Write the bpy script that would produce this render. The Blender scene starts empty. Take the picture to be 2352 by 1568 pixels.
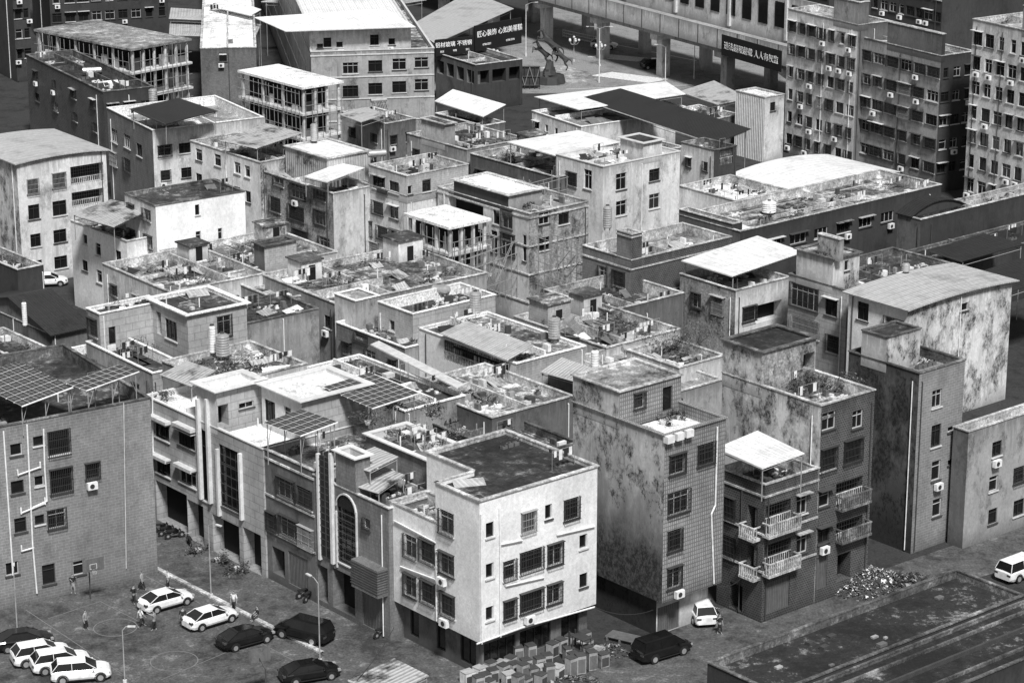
import bpy, math, random
from mathutils import Vector, Matrix
random.seed(7)
SC=bpy.context.scene; COL=SC.collection
F=5900.;CX=1176.;CY=784.;PIT=math.radians(17.4);CAMZ=82.
cP=math.cos(PIT);sP=math.sin(PIT)
def ray(px,py):
    vx=(px-CX)/F;vy=-(py-CY)/F
    return Vector((vx,cP+vy*sP,-sP+vy*cP))
def G(px,py,z=0.):
    d=ray(px,py);t=(z-CAMZ)/d.z
    return Vector((d.x*t,d.y*t,z))
def tline(P,U,X):
    Xp=X-CX;Nd=P.y*cP-(P.z-CAMZ)*sP
    return (Xp*Nd-F*P.x)/(F*U.x-Xp*U.y*cP)
# ---------------- materials
MATS={}
def newmat(n):
    m=bpy.data.materials.new(n);m.use_nodes=True;nt=m.node_tree
    return m,nt,nt.nodes['Principled BSDF']
def N_(nt,t,**k):
    n=nt.nodes.new(t)
    for a,b in k.items(): setattr(n,a,b)
    return n
def g4(v): return (v,v,v,1)
def mth(nt,op,a,b=None,clamp=False):
    n=N_(nt,'ShaderNodeMath',operation=op,use_clamp=clamp)
    for i,x in enumerate((a,b)):
        if x is None: continue
        if isinstance(x,(int,float)): n.inputs[i].default_value=x
        else: nt.links.new(x,n.inputs[i])
    return n.outputs[0]
def noise(nt,scale,vec=(1,1,1),detail=6,rough=.6):
    g=N_(nt,'ShaderNodeNewGeometry');mp=N_(nt,'ShaderNodeMapping');mp.inputs['Scale'].default_value=vec
    nt.links.new(g.outputs['Position'],mp.inputs[0])
    n=N_(nt,'ShaderNodeTexNoise');n.inputs['Scale'].default_value=scale;n.inputs['Detail'].default_value=detail;n.inputs['Roughness'].default_value=rough
    nt.links.new(mp.outputs[0],n.inputs['Vector']);return n.outputs['Fac']
def ramp(nt,x,a,b,va=0.,vb=1.):
    n=N_(nt,'ShaderNodeMapRange');n.inputs[1].default_value=a;n.inputs[2].default_value=b;n.inputs[3].default_value=va;n.inputs[4].default_value=vb
    nt.links.new(x,n.inputs[0]);return n.outputs[0]
def setcol(nt,bs,val,rough=.85,bump=None,bs_=.3,bd=.05):
    c=N_(nt,'ShaderNodeCombineColor')
    for i in range(3): nt.links.new(val,c.inputs[i])
    nt.links.new(c.outputs[0],bs.inputs['Base Color']);bs.inputs['Roughness'].default_value=rough
    if bump is not None:
        b=N_(nt,'ShaderNodeBump');b.inputs['Strength'].default_value=bs_;b.inputs['Distance'].default_value=bd
        nt.links.new(bump,b.inputs['Height']);nt.links.new(b.outputs[0],bs.inputs['Normal'])
def lerp(nt,a,b,f):
    d=mth(nt,'SUBTRACT',b,a);return mth(nt,'ADD',mth(nt,'MULTIPLY',d,f),a)
def wallmat(n,base,dark,amt=.5,tile=None,tc=.25,thr=.5,top=.55,bot=3.,botf=.55,soft=.12):
    m,nt,bs=newmat(n)
    big=ramp(nt,noise(nt,.5,(1,1,.6),12,.78),thr,thr+soft)
    st=ramp(nt,noise(nt,1.5,(1.3,1.3,.06),6,.65),.5,.66)
    st=mth(nt,'MULTIPLY',st,ramp(nt,noise(nt,.2,(1,1,1),3,.5),.42,.56))
    fine=noise(nt,3.2,(1,1,.8),9,.8)
    f=mth(nt,'MULTIPLY',mth(nt,'MAXIMUM',big,mth(nt,'MULTIPLY',st,.65)),amt,True)
    f=mth(nt,'MULTIPLY',f,ramp(nt,fine,.36,.56,.3,1.),True)
    uh=N_(nt,'ShaderNodeUVMap');uh.uv_map='HT';sx=N_(nt,'ShaderNodeSeparateXYZ');nt.links.new(uh.outputs[0],sx.inputs[0])
    ln=ramp(nt,noise(nt,1.,(2.,2.,.05),6,.75),.4,.7,.12,3.4)
    ft=mth(nt,'SUBTRACT',1.,mth(nt,'DIVIDE',sx.outputs[0],ln),True)
    lb=ramp(nt,noise(nt,.7,(1,1,.4),7,.7),.35,.7,bot*(.25 if bot<5 else .6),bot)
    fb=mth(nt,'SUBTRACT',1.,mth(nt,'DIVIDE',sx.outputs[1],lb),True)
    if bot>5: fb=mth(nt,'MULTIPLY',ramp(nt,fb,0,.75),ramp(nt,fine,.3,.55,.75,1.),True)
    f=mth(nt,'MAXIMUM',f,mth(nt,'MULTIPLY',ft,top));f=mth(nt,'MAXIMUM',f,mth(nt,'MULTIPLY',fb,botf))
    v=lerp(nt,base,dark,f)
    v=mth(nt,'MULTIPLY',v,ramp(nt,fine,.25,.75,.68,1.25))
    v=mth(nt,'MULTIPLY',v,ramp(nt,noise(nt,.12,(1,1,1),4,.6),.35,.65,.8,1.12))
    if tile:
        uv=N_(nt,'ShaderNodeUVMap');uv.uv_map='UVMap';br=N_(nt,'ShaderNodeTexBrick')
        br.inputs['Scale'].default_value=1;br.inputs['Brick Width'].default_value=tile[0];br.inputs['Row Height'].default_value=tile[1]
        br.inputs['Mortar Size'].default_value=tile[2];br.inputs['Color1'].default_value=g4(1);br.inputs['Color2'].default_value=g4(1-tc);br.inputs['Mortar'].default_value=g4(tile[3])
        if len(tile)>4: br.offset=0
        nt.links.new(uv.outputs[0],br.inputs['Vector'])
        v=mth(nt,'MULTIPLY',v,br.outputs['Color'])
    setcol(nt,bs,v,.85 if not tile else .6,fine,.4,.04)
    MATS[n]=m
wallmat('white',.9,.2,.55)
wallmat('blank',.92,.5,.25,top=.25)
wallmat('pale',.68,.07,.75)
wallmat('grey',.36,.04,.8)
wallmat('grey_dark',.17,.03,.7)
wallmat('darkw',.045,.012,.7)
wallmat('mid',.15,.02,.7)
wallmat('stain',.66,.035,1.,thr=.44,top=.6)
wallmat('stain_low',.66,.016,1.,thr=.45,top=.5,bot=17,botf=1.)
wallmat('stain_dark',.12,.01,1.,thr=.42,top=.7,bot=9,botf=.9)
wallmat('tile_white',.92,.5,.25,(.24,.12,.012,.86),.1,top=.25)
wallmat('tile_grey',.25,.07,.5,(.6,.24,.02,1.35),.12,top=.4)
wallmat('tile_pale',.44,.12,.55,(.5,.24,.02,1.2),.15)
wallmat('tile_rib',.42,.09,.45,(.2,.34,.045,.4,0),.2,top=.4)
wallmat('tile_mid',.27,.05,.55,(.13,.3,.02,.6),.25)
wallmat('tile_dark',.075,.015,.6,(.26,.2,.02,2.4),.4)
wallmat('tile_old',.55,.035,1.,(.22,.18,.02,.65),.5,thr=.46,top=.6)
wallmat('brick',.16,.04,.6,(.22,.09,.01,1.5),.4)
wallmat('villa',.46,.15,.45,(1.4,.7,.03,.6),.08,top=.35)
wallmat('villa_band',.72,.3,.3,top=.25)
def roofmat(n,lo,mid,hi,t1=.5,t2=.62,joint=0):
    m,nt,bs=newmat(n)
    a=noise(nt,.16,(1,1,1),10,.78);b=noise(nt,.9,(1,1,1),10,.78);c=noise(nt,5,(1,1,1),4,.6)
    v=lerp(nt,lo,mid,ramp(nt,mth(nt,'ADD',mth(nt,'MULTIPLY',a,.6),mth(nt,'MULTIPLY',b,.4)),t1-.05,t1+.03))
    v=lerp(nt,v,hi,mth(nt,'MULTIPLY',ramp(nt,mth(nt,'ADD',mth(nt,'MULTIPLY',a,.45),mth(nt,'MULTIPLY',b,.55)),t2-.03,t2+.05),.92))
    v=mth(nt,'MULTIPLY',v,ramp(nt,c,.3,.7,.55,1.4))
    if joint:
        uv=N_(nt,'ShaderNodeUVMap');uv.uv_map='UVMap';br=N_(nt,'ShaderNodeTexBrick');br.offset=0
        br.inputs['Scale'].default_value=1;br.inputs['Brick Width'].default_value=joint;br.inputs['Row Height'].default_value=joint;br.inputs['Mortar Size'].default_value=.03
        br.inputs['Color1'].default_value=g4(1);br.inputs['Color2'].default_value=g4(.5);br.inputs['Mortar'].default_value=g4(.4)
        nt.links.new(uv.outputs[0],br.inputs['Vector']);v=mth(nt,'MULTIPLY',v,br.outputs['Color'])
    setcol(nt,bs,v,.9,b,.5,.08);MATS[n]=m
roofmat('r_dark',.012,.05,.4,.49,.565)
roofmat('r_mot',.018,.15,.8,.48,.54)
roofmat('r_mid',.05,.24,.65,.47,.55)
roofmat('r_light',.22,.7,.95,.44,.52)
roofmat('r_black',.012,.04,.3,.48,.56,1.2)
roofmat('r_lichen',.008,.022,.3,.49,.575)
roofmat('asphalt',.014,.032,.07,.48,.6)
roofmat('far_road',.15,.24,.38,.48,.6)
roofmat('concrete',.03,.085,.24,.475,.565)
roofmat('coping',.07,.36,.75,.44,.52)
roofmat('coping_dark',.03,.11,.38,.47,.55)
roofmat('coping_light',.35,.7,.9,.42,.5)
def corr(n,base,dark,per=.35,stain=.4):
    m,nt,bs=newmat(n)
    uv=N_(nt,'ShaderNodeUVMap');uv.uv_map='UVMap';sx=N_(nt,'ShaderNodeSeparateXYZ');nt.links.new(uv.outputs[0],sx.inputs[0])
    w=mth(nt,'SINE',mth(nt,'MULTIPLY',sx.outputs[0],6.283/per))
    a=ramp(nt,noise(nt,.35,(1,1,1),8,.7),.5,.64,0,stain)
    fr=ramp(nt,mth(nt,'FRACT',mth(nt,'MULTIPLY',sx.outputs[0],1/(per*3))),0,.12,.62,1)
    v=mth(nt,'MULTIPLY',lerp(nt,base,dark,a),ramp(nt,w,-1,1,.8,1.05))
    v=mth(nt,'MULTIPLY',v,fr)
    v=mth(nt,'MULTIPLY',v,ramp(nt,noise(nt,2.5,(1,1,1),5,.6),.3,.7,.84,1.12))
    setcol(nt,bs,v,.45,w,.5,.05);MATS[n]=m
corr('metal',.9,.45);corr('metal_grey',.5,.15);corr('metal_dark',.025,.01,.4);corr('metal_old',.46,.04,.4,1.);corr('tileroof',.035,.01,.3,.6)
corr('shutter',.14,.05,.2)
def flat(n,v,r=.6,met=0.,em=0):
    m,nt,bs=newmat(n)
    x=ramp(nt,noise(nt,2.,(1,1,1),5,.6),.3,.7,v*.75,v*1.15)
    setcol(nt,bs,x,r);bs.inputs['Metallic'].default_value=met;MATS[n]=m
flat('glass',.012,.12);flat('frame_white',.5);flat('frame_dark',.035);flat('bar',.04,.5);flat('pipe',.8);flat('black',.01,.9);flat('steel',.6,.3,.6)
flat('bamboo',.24,.8);flat('sign_black',.010,.5);flat('letter',.85);flat('paint',.18,.8);flat('car_white',.85,.16);flat('car_black',.009,.1);flat('rubber',.012,.8)
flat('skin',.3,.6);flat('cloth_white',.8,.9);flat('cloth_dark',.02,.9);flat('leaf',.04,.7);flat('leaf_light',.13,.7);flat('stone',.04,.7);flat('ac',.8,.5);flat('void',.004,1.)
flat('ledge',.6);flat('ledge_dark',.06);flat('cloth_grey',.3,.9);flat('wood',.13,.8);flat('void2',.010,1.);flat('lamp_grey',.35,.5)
def solar():
    m,nt,bs=newmat('solar')
    uv=N_(nt,'ShaderNodeUVMap');uv.uv_map='UVMap';br=N_(nt,'ShaderNodeTexBrick');br.offset=0
    br.inputs['Scale'].default_value=1;br.inputs['Brick Width'].default_value=.55;br.inputs['Row Height'].default_value=.55;br.inputs['Mortar Size'].default_value=.011
    br.inputs['Color1'].default_value=g4(.05);br.inputs['Color2'].default_value=g4(.07);br.inputs['Mortar'].default_value=g4(.5)
    nt.links.new(uv.outputs[0],br.inputs['Vector']);nt.links.new(br.outputs['Color'],bs.inputs['Base Color']);bs.inputs['Roughness'].default_value=.22;MATS['solar']=m
solar()
# ---------------- mesh builder
class MB:
    def __init__(s): s.v=[];s.f=[];s.m=[];s.uv=[]
    def face(s,pts,m=0,uv=None):
        pts=[Vector(p) for p in pts];i=len(s.v);s.v+=pts;s.f.append(tuple(range(i,i+len(pts))));s.m.append(m)
        if uv is None:
            n=(pts[1]-pts[0]).cross(pts[2]-pts[0])
            if n.length<1e-9: n=Vector((0,0,1))
            n.normalize()
            if abs(n.z)>.6: uv=[(p.x,p.y) for p in pts]
            else:
                t=Vector((-n.y,n.x,0)).normalized();uv=[(p.dot(t),p.z) for p in pts]
        s.uv+=uv
    def box(s,x0,y0,z0,x1,y1,z1,m=0,top=None):
        if x0>x1:x0,x1=x1,x0
        if y0>y1:y0,y1=y1,y0
        if z0>z1:z0,z1=z1,z0
        s.face([(x0,y0,z0),(x1,y0,z0),(x1,y0,z1),(x0,y0,z1)],m);s.face([(x1,y1,z0),(x0,y1,z0),(x0,y1,z1),(x1,y1,z1)],m)
        s.face([(x0,y1,z0),(x0,y0,z0),(x0,y0,z1),(x0,y1,z1)],m);s.face([(x1,y0,z0),(x1,y1,z0),(x1,y1,z1),(x1,y0,z1)],m)
        s.face([(x0,y0,z1),(x1,y0,z1),(x1,y1,z1),(x0,y1,z1)],m if top is None else top);s.face([(x0,y1,z0),(x1,y1,z0),(x1,y0,z0),(x0,y0,z0)],m)
    def tube(s,a,b,r,n=6,m=0,r2=None,cap=True):
        a=Vector(a);b=Vector(b);d=(b-a)
        if d.length<1e-6:return
        d.normalize();u=d.orthogonal().normalized();w=d.cross(u);r2=r if r2 is None else r2
        A=[a+(u*math.cos(t)+w*math.sin(t))*r for t in [6.2832*i/n for i in range(n)]]
        B=[b+(u*math.cos(t)+w*math.sin(t))*r2 for t in [6.2832*i/n for i in range(n)]]
        for i in range(n):
            j=(i+1)%n;s.face([A[i],A[j],B[j],B[i]],m)
        if cap: s.face(A[::-1],m);s.face(B,m)
    def path(s,pts,r,n=5,m=0):
        for a,b in zip(pts,pts[1:]): s.tube(a,b,r,n,m)
    def build(s,name,mats,parent=None,smooth=False,ht=None):
        me=bpy.data.meshes.new(name);me.from_pydata([tuple(v) for v in s.v],[],s.f)
        for mm in (mats if isinstance(mats,(list,tuple)) else [mats]): me.materials.append(MATS[mm])
        me.polygons.foreach_set('material_index',s.m)
        ul=me.uv_layers.new(name='UVMap');ul.data.foreach_set('uv',[c for t in s.uv for c in t])
        h2=me.uv_layers.new(name='HT')
        h2.data.foreach_set('uv',[c for v in s.v for c in ((ht[0]-v.z,v.z-ht[1]) if ht else (9.,19.))])
        if smooth: me.polygons.foreach_set('use_smooth',[True]*len(s.f))
        me.update();o=bpy.data.objects.new(name,me);COL.objects.link(o)
        if parent: o.parent=parent
        return o
def tag(o,label=None,cat=None,group=None,kind=None):
    if label:o['label']=label
    if cat:o['category']=cat
    if group:o['group']=group
    if kind:o['kind']=kind
    return o
def empty(name,loc,rz,label,cat,group=None):
    o=bpy.data.objects.new(name,None);COL.objects.link(o);o.location=loc;o.rotation_euler=(0,0,rz);o.empty_display_size=.3
    return tag(o,label,cat,group)
def copytree(o,parent=None):
    c=o.copy();COL.objects.link(c)
    if parent:c.parent=parent
    for ch in list(o.children): copytree(ch,c)
    return c
# ---------------- building
class House:
    def __init__(s,label,N,z,Lx,Rx,ang=40,zN=None,wL='pale',wR=None,roof='r_mot',par=.8,cop='coping',WL=(),WR=(),gl=None,gr=None,body=True,z0=0.,name='apartment_building',cat='building',bands=False,pipes=1,clut=3,hut=0):
        zN=z if zN is None else zN
        s.th=math.radians(ang);P=G(N[0],N[1],zN);s.U=Vector((math.cos(s.th),math.sin(s.th),0));s.V=Vector((-s.U.y,s.U.x,0))
        s.a=tline(P,s.U,Rx);s.b=tline(P,s.V,Lx)
        if s.a<=0 or s.a>200 or s.b<=0 or s.b>200: print('BAD',label,s.a,s.b)
        s.a=min(abs(s.a),120);s.b=min(abs(s.b),120)
        s.O=Vector((P.x,P.y,0));s.z=z;s.wL=wL;s.wR=wR or wL;s.roof=roof;s.cop=cop;s.par=par
        s.root=empty(name,s.O,s.th,label,cat);s.bands=bands
        s.pr=random.Random(int(N[0]*13+N[1]*7))
        if body: s.block(0,0,s.a,s.b,z0,z,par=par,WL=WL,WR=WR,gl=gl,gr=gr,pipes=pipes,clut=clut,hut=hut)
    def loc(s,p):
        d=p-s.O;return Vector((d.dot(s.U),d.dot(s.V),d.z))
    def at(s,px,py,z): return s.loc(G(px,py,z))
    def onwall(s,face,px,py,off=0.):
        c=s.loc(Vector((0,0,CAMZ)));r=ray(px,py);r=Vector((r.dot(s.U),r.dot(s.V),r.z))
        if face=='R': t=(off-c.y)/r.y;p=c+r*t;return p.x,p.z
        t=(off-c.x)/r.x;p=c+r*t;return p.y,p.z
    def block(s,ox,oy,a,b,z0,z1,wL=None,wR=None,roof=None,par=.8,cop=None,WL=(),WR=(),gl=None,gr=None,pipes=0,clut=0,cap=.07,hut=0,skip=''):
        wL=wL or s.wL;wR=wR or s.wR;roof=roof or s.roof;cop=cop or s.cop
        mb=MB();mats=[wL,wR,cop]
        for face,L,specs,grid in (('L',b,WL,gl),('R',a,WR,gr)):
            if face=='R' and 'f' in skip: continue
            rects=[]
            for w in specs:
                off=ox if face=='L' else oy;org=oy if face=='L' else ox
                s0,_=s.onwall(face,w[0]-w[2]/2,w[1],off);s1,_=s.onwall(face,w[0]+w[2]/2,w[1],off)
                _,zt=s.onwall(face,w[0],w[1]-w[3]/2,off);_,zb=s.onwall(face,w[0],w[1]+w[3]/2,off)
                fl=w[4] if len(w)>4 else 'c'
                if s0>s1:s0,s1=s1,s0
                rects.append([s0-org,s1-org,zb,zt,fl])
            if grid:
                nc,nr,ww,wh=grid[:4];fl=grid[4] if len(grid)>4 else 'c';st=grid[5] if len(grid)>5 else 3.15
                for r in range(nr):
                    zc=z1-par-1.5-r*st
                    for c in range(nc):
                        sc=L*(c+.5)/nc
                        f2=fl
                        if s.pr.random()<.22:f2=f2+'a'
                        if s.pr.random()<.3:f2=f2+'h'
                        if s.pr.random()<.2:f2=f2.replace('c','')+'n'
                        w2=ww*s.pr.choice((.7,1,1,1.2))
                        rects.append([sc-w2/2,sc+w2/2,zc-wh/2,zc+wh/2,f2])
            R=[]
            for r in rects:
                r[0]=max(r[0],.12);r[1]=min(r[1],L-.12);r[2]=max(r[2],z0+.02);r[3]=min(r[3],z1-.15)
                if r[1]-r[0]>.25 and r[3]-r[2]>.25:R.append(r)
            s.wall(mb,face,ox,oy,L,z0,z1,R,0 if face=='L' else 1)
            for r in R: s.window(face,ox,oy,*r)
        mb.face([(ox+a,oy,z0),(ox+a,oy+b,z0),(ox+a,oy+b,z1),(ox+a,oy,z1)],1)
        if 'b' not in skip: mb.face([(ox+a,oy+b,z0),(ox,oy+b,z0),(ox,oy+b,z1),(ox+a,oy+b,z1)],0)
        t=.2;zr=z1-par
        if par>.15 and a>.8 and b>.8:
            x0,y0,x1,y1=ox+t,oy+t,ox+a-t,oy+b-t
            for sd_,p,q in (('f',(x0,y0),(x1,y0)),('r',(x1,y0),(x1,y1)),('b',(x1,y1),(x0,y1)),('l',(x0,y1),(x0,y0))):
                if sd_ in skip: continue
                mb.face([(p[0],p[1],zr),(q[0],q[1],zr),(q[0],q[1],z1),(p[0],p[1],z1)],2)
        mb.build('wall',mats,s.root,ht=(z1,z0))
        if z0>1: 
            m3=MB();m3.box(ox+.03,oy+.03,z0+.03,ox+a-.03,oy+b-.03,z0+.1);m3.build('floor_slab','ledge_dark',s.root)
        m2=MB();m2.box(ox+t*.5,oy+(t*.5 if 'f' not in skip else 0),zr-.25,ox+a-t*.5,oy+b-(t*.5 if 'b' not in skip else 0),zr);m2.build('roof',roof,s.root)
        m3=MB();e=cap;i=t+.03;X0,Y0,X1,Y1=ox-e,oy-e,ox+a+e,oy+b+e;zt=z1+.1
        if 'f' not in skip: m3.box(X0,Y0,z1,X1,oy+i,zt)
        if 'b' not in skip: m3.box(X0,oy+b-i,z1,X1,Y1,zt)
        ya=oy+i if 'f' not in skip else oy;yb=oy+b-i if 'b' not in skip else oy+b
        m3.box(X0,ya,z1,ox+i,yb,zt);m3.box(ox+a-i,ya,z1,X1,yb,zt)
        m3.build('coping',cop,s.root)
        if s.bands:
            zz=zr-.05
            while zz>z0+1.2:
                m4=MB();m4.box(ox-.1,oy-.1,zz,ox+a,oy+.02,zz+.16);m4.box(ox-.1,oy+.02,zz,ox+.02,oy+b,zz+.16);zz-=3.15
                m4.build('ledge',cop,s.root)
        rr=s.pr
        for k in range(pipes):
            if a>2: 
                m5=MB();x=ox+a*rr.choice((.06,.94,.5));m5.path([(x,oy-.09,z0+.2),(x,oy-.09,zr),(x,oy+.2,zr+.05)],.055,5);m5.build('drain_pipe','pipe' if rr.random()<.6 else 'ledge_dark',s.root)
            if b>2:
                m5=MB();y=oy+b*rr.choice((.08,.92,.48));m5.tube((ox-.09,y,z0+.2),(ox-.09,y,zr),.055,5);m5.build('drain_pipe','pipe' if rr.random()<.6 else 'ledge_dark',s.root)
        if hut:
            for q in range(hut):
                w=rr.uniform(2.2,3.4);d=rr.uniform(2.2,3.);hh=rr.uniform(1.7,2.5)
                if a>w+2 and b>d+2:
                    x=ox+(a-w-.3 if q%2==0 else .3+a*.15);y=oy+(b-d-.3 if q%3!=2 else b*.45)
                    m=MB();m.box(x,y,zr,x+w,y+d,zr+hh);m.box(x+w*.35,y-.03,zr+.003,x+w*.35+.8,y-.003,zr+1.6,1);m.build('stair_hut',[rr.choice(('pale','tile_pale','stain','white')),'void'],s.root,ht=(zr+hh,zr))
                    m=MB();m.box(x-.2,y-.2,zr+hh,x+w+.2,y+d+.2,zr+hh+.15);m.build('hut_roof',rr.choice(('r_dark','r_mot','coping_dark')),s.root)
        for k in range(int(clut*2.6)): s.clutter(ox,oy,a,b,zr,k)
    def clutter(s,ox,oy,a,b,zr,kk=0):
        rr=s.pr
        if a<2.5 or b<2.5:return
        x=ox+rr.uniform(.7,a-1.2);y=oy+rr.uniform(.7,b-1.2);k=rr.random();m=MB()
        if kk in (1,2) and a*b>90:
            if kk==1: x=ox+a*rr.uniform(.3,.7);m.box(x,oy+.25,zr,x+.2,oy+b-.25,zr+rr.uniform(.4,.9))
            else: y=oy+b*rr.uniform(.3,.7);m.box(ox+.25,y,zr,ox+a*rr.uniform(.4,.8),y+.2,zr+rr.uniform(.4,.95))
            m.build('divider_wall',s.cop,s.root);return
        if k<.14:
            m.tube((x,y,zr),(x,y,zr+rr.uniform(.5,1.3)),.06,6);m.build('vent_pipe',rr.choice(('pipe','steel')),s.root)
        elif k<.32:
            w=rr.uniform(.25,1.);d=rr.uniform(.25,.8);h=rr.uniform(.2,.8);m.box(x,y,zr,x+w,y+d,zr+h);m.build('roof_box',rr.choice(('ledge','grey','coping_dark','wood','ac','ledge_dark')),s.root)
        elif k<.42:
            x2=ox+rr.uniform(.5,a-.5);m.path([(x,y,zr+.08),(x2,y,zr+.08),(x2,oy+b-.3,zr+.08)],.025,4);m.build('roof_pipe',rr.choice(('ledge','ledge_dark')),s.root)
        elif k<.58:
            w=rr.uniform(.8,2.6);d=rr.uniform(.6,1.8);an=rr.uniform(-.5,.5);c_,s_=math.cos(an),math.sin(an);h=rr.uniform(.03,.6)
            P=[Vector((x+u*c_-v*s_,y+u*s_+v*c_,zr+.01+e)) for u,v,e in ((0,0,0),(w,0,0),(w,d,h),(0,d,h))]
            if all(ox+.2<p.x<ox+a-.2 and oy+.2<p.y<oy+b-.2 for p in P):
                K=Vector((0,0,.03));m.face([p+K for p in P])
                for q in range(4): m.face([P[q],P[(q+1)%4],P[(q+1)%4]+K,P[q]+K])
                m.build('loose_sheet',rr.choice(('metal','metal_old','cloth_dark','wood','metal_grey')),s.root)
        elif k<.72:
            for q in range(rr.randint(2,4)):
                if x+q*.6+.5>ox+a-.3:break
                m=MB();h=rr.uniform(.2,.35);m.box(x+q*.6,y,zr,x+q*.6+.45,y+.4,zr+h)
                for w in range(12):
                    cx=x+q*.6+rr.uniform(.0,.45);cy=y+rr.uniform(.0,.4);r=rr.uniform(.05,.15);zz=zr+h+rr.uniform(0,.5);m.face([(cx-r,cy,zz),(cx,cy-r,zz+.05),(cx+r,cy,zz+.1),(cx,cy+r,zz)],1)
                m.build('planter',['wood','leaf'],s.root)
        elif k<.79:
            x2=min(x+rr.uniform(1.5,3),ox+a-.3)
            m.path([(x,y,zr),(x,y,zr+1.55),(x2,y,zr+1.55),(x2,y,zr)],.025,4)
            q=x+.2
            while q<x2-.4:
                if rr.random()<.7: m.box(q,y-.01,zr+1.55-rr.uniform(.4,.9),q+rr.uniform(.2,.4),y+.01,zr+1.54,rr.choice((1,2)))
                q+=.5
            m.build('washing_line',['steel','cloth_white','cloth_dark'],s.root)
        else:
            for q in range(12):
                dx=rr.uniform(-1.,1.);dy=rr.uniform(-.8,.8);x_=min(max(x+dx,ox+.3),ox+a-.9);y_=min(max(y+dy,oy+.3),oy+b-.6)
                m.box(x_,y_,zr,x_+rr.uniform(.08,.5),y_+rr.uniform(.06,.3),zr+rr.uniform(.05,.2)+q*.003)
            m.build('rubble',rr.choice(('pale','wood','ledge_dark','r_light')),s.root)['kind']='stuff'
    def wall(s,mb,face,ox,oy,L,z0,z1,R,mi):
        def P(t,z,d=0.):
            return (ox+t,oy+d,z) if face=='R' else (ox+d,oy+t,z)
        ts=sorted(set([0.,L]+[r[0] for r in R]+[r[1] for r in R]))
        for t0,t1 in zip(ts,ts[1:]):
            if t1-t0<1e-4:continue
            tm=(t0+t1)/2;cut=sorted([(r[2],r[3]) for r in R if r[0]<tm<r[1]]);z=z0
            for c0,c1 in cut:
                if c0>z+1e-4: mb.face([P(t0,z),P(t1,z),P(t1,c0),P(t0,c0)],mi)
                z=max(z,c1)
            if z<z1-1e-4: mb.face([P(t0,z),P(t1,z),P(t1,z1),P(t0,z1)],mi)
        for t0,t1,a,b,fl in R:
            d=.22 if not ('v' in fl or 'b' in fl) else 1.1
            mb.face([P(t0,a),P(t0,a,d),P(t0,b,d),P(t0,b)],mi);mb.face([P(t1,a,d),P(t1,a),P(t1,b),P(t1,b,d)],mi)
            mb.face([P(t0,b),P(t0,b,d),P(t1,b,d),P(t1,b)],mi);mb.face([P(t0,a,d),P(t0,a),P(t1,a),P(t1,a,d)],mi)
    def window(s,face,ox,oy,t0,t1,a,b,fl):
        def bx(m,ta,tb,da,db,za,zb,mi=0):
            if face=='R': m.box(ox+ta,oy+da,za,ox+tb,oy+db,zb,mi)
            else: m.box(ox+da,oy+ta,za,ox+db,oy+tb,zb,mi)
        w=t1-t0;h=b-a
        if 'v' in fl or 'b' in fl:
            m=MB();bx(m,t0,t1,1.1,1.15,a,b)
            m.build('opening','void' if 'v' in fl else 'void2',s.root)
            if 'b' in fl:
                m=MB();bx(m,t0,t1,-.02,.04,a+.85,a+.93)
                k=t0+.1
                while k<t1-.05: bx(m,k,k+.07,-.01,.03,a,a+.85);k+=.24
                m.build('balustrade','coping',s.root)
                m=MB();z=a+1.
                while z<b-.1: bx(m,t0,t1,.05,.07,z,z+.025);z+=.35
                k=t0+.1
                while k<t1: bx(m,k,k+.025,.045,.075,a+.95,b);k+=.3
                m.build('balcony_grille','bar',s.root)
            return
        m=MB();f=.06;fm='frame_dark' if ('d' in fl or 'g' in fl or s.pr.random()<.6) else 'frame_white'
        if 'g' in fl:
            bx(m,t0,t1,.1,.2,a,b);m.build('shutter_door','shutter',s.root);return
        bx(m,t0,t1,.1,.18,b-f,b);bx(m,t0,t1,.1,.18,a,a+f);bx(m,t0,t0+f,.1,.18,a+f,b-f);bx(m,t1-f,t1,.1,.18,a+f,b-f)
        n=max(1,int(round(w/.8)))
        for i in range(1,n): x=t0+w*i/n;bx(m,x-.02,x+.02,.11,.17,a+f,b-f)
        if h>1.2 and 'd' not in fl: bx(m,t0+f,t1-f,.105,.175,b-h*.3,b-h*.3+.04)
        fr=m.build('door' if 'd' in fl else 'window',fm,s.root)
        m=MB();bx(m,t0,t1,.19,.215,a,b);m.build('pane','glass',fr)
        if 'd' in fl:return
        m=MB();bx(m,t0-.1,t1+.1,-.12,.02,a-.1,a);m.build('sill','ledge' if s.pr.random()<.5 else 'ledge_dark',fr)
        if 'h' in fl:
            m=MB();bx(m,t0-.2,t1+.2,-.5,-.003,b+.12,b+.18);m.build('window_hood',s.pr.choice(('ledge','ledge_dark','metal_old')),fr)
        if 'c' in fl:
            m=MB();q=.28;r=.014
            x=t0-.03
            while x<=t1+.03: bx(m,x-r,x+r,-q-r,-q+r,a-.05,b+.03);x+=.16
            for z in (a-.05,a+h*.33,a+h*.66,b+.03): bx(m,t0-.05,t1+.05,-q-r*1.5,-q+r*1.5,z-r,z+r)
            for x in (t0-.04,t1+.04):
                for z in (a-.05,a+h*.5,b+.03): bx(m,x-r,x+r,-q,0,z-r,z+r)
                for y in (-q*.33,-q*.66): bx(m,x-r,x+r,y-r,y+r,a-.05,b+.03)
            if s.pr.random()<.5: bx(m,t0-.08,t1+.08,-q-.06,0,b+.05,b+.08)
            m.build('security_cage','bar' if s.pr.random()<.92 else 'cloth_grey',fr)
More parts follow.
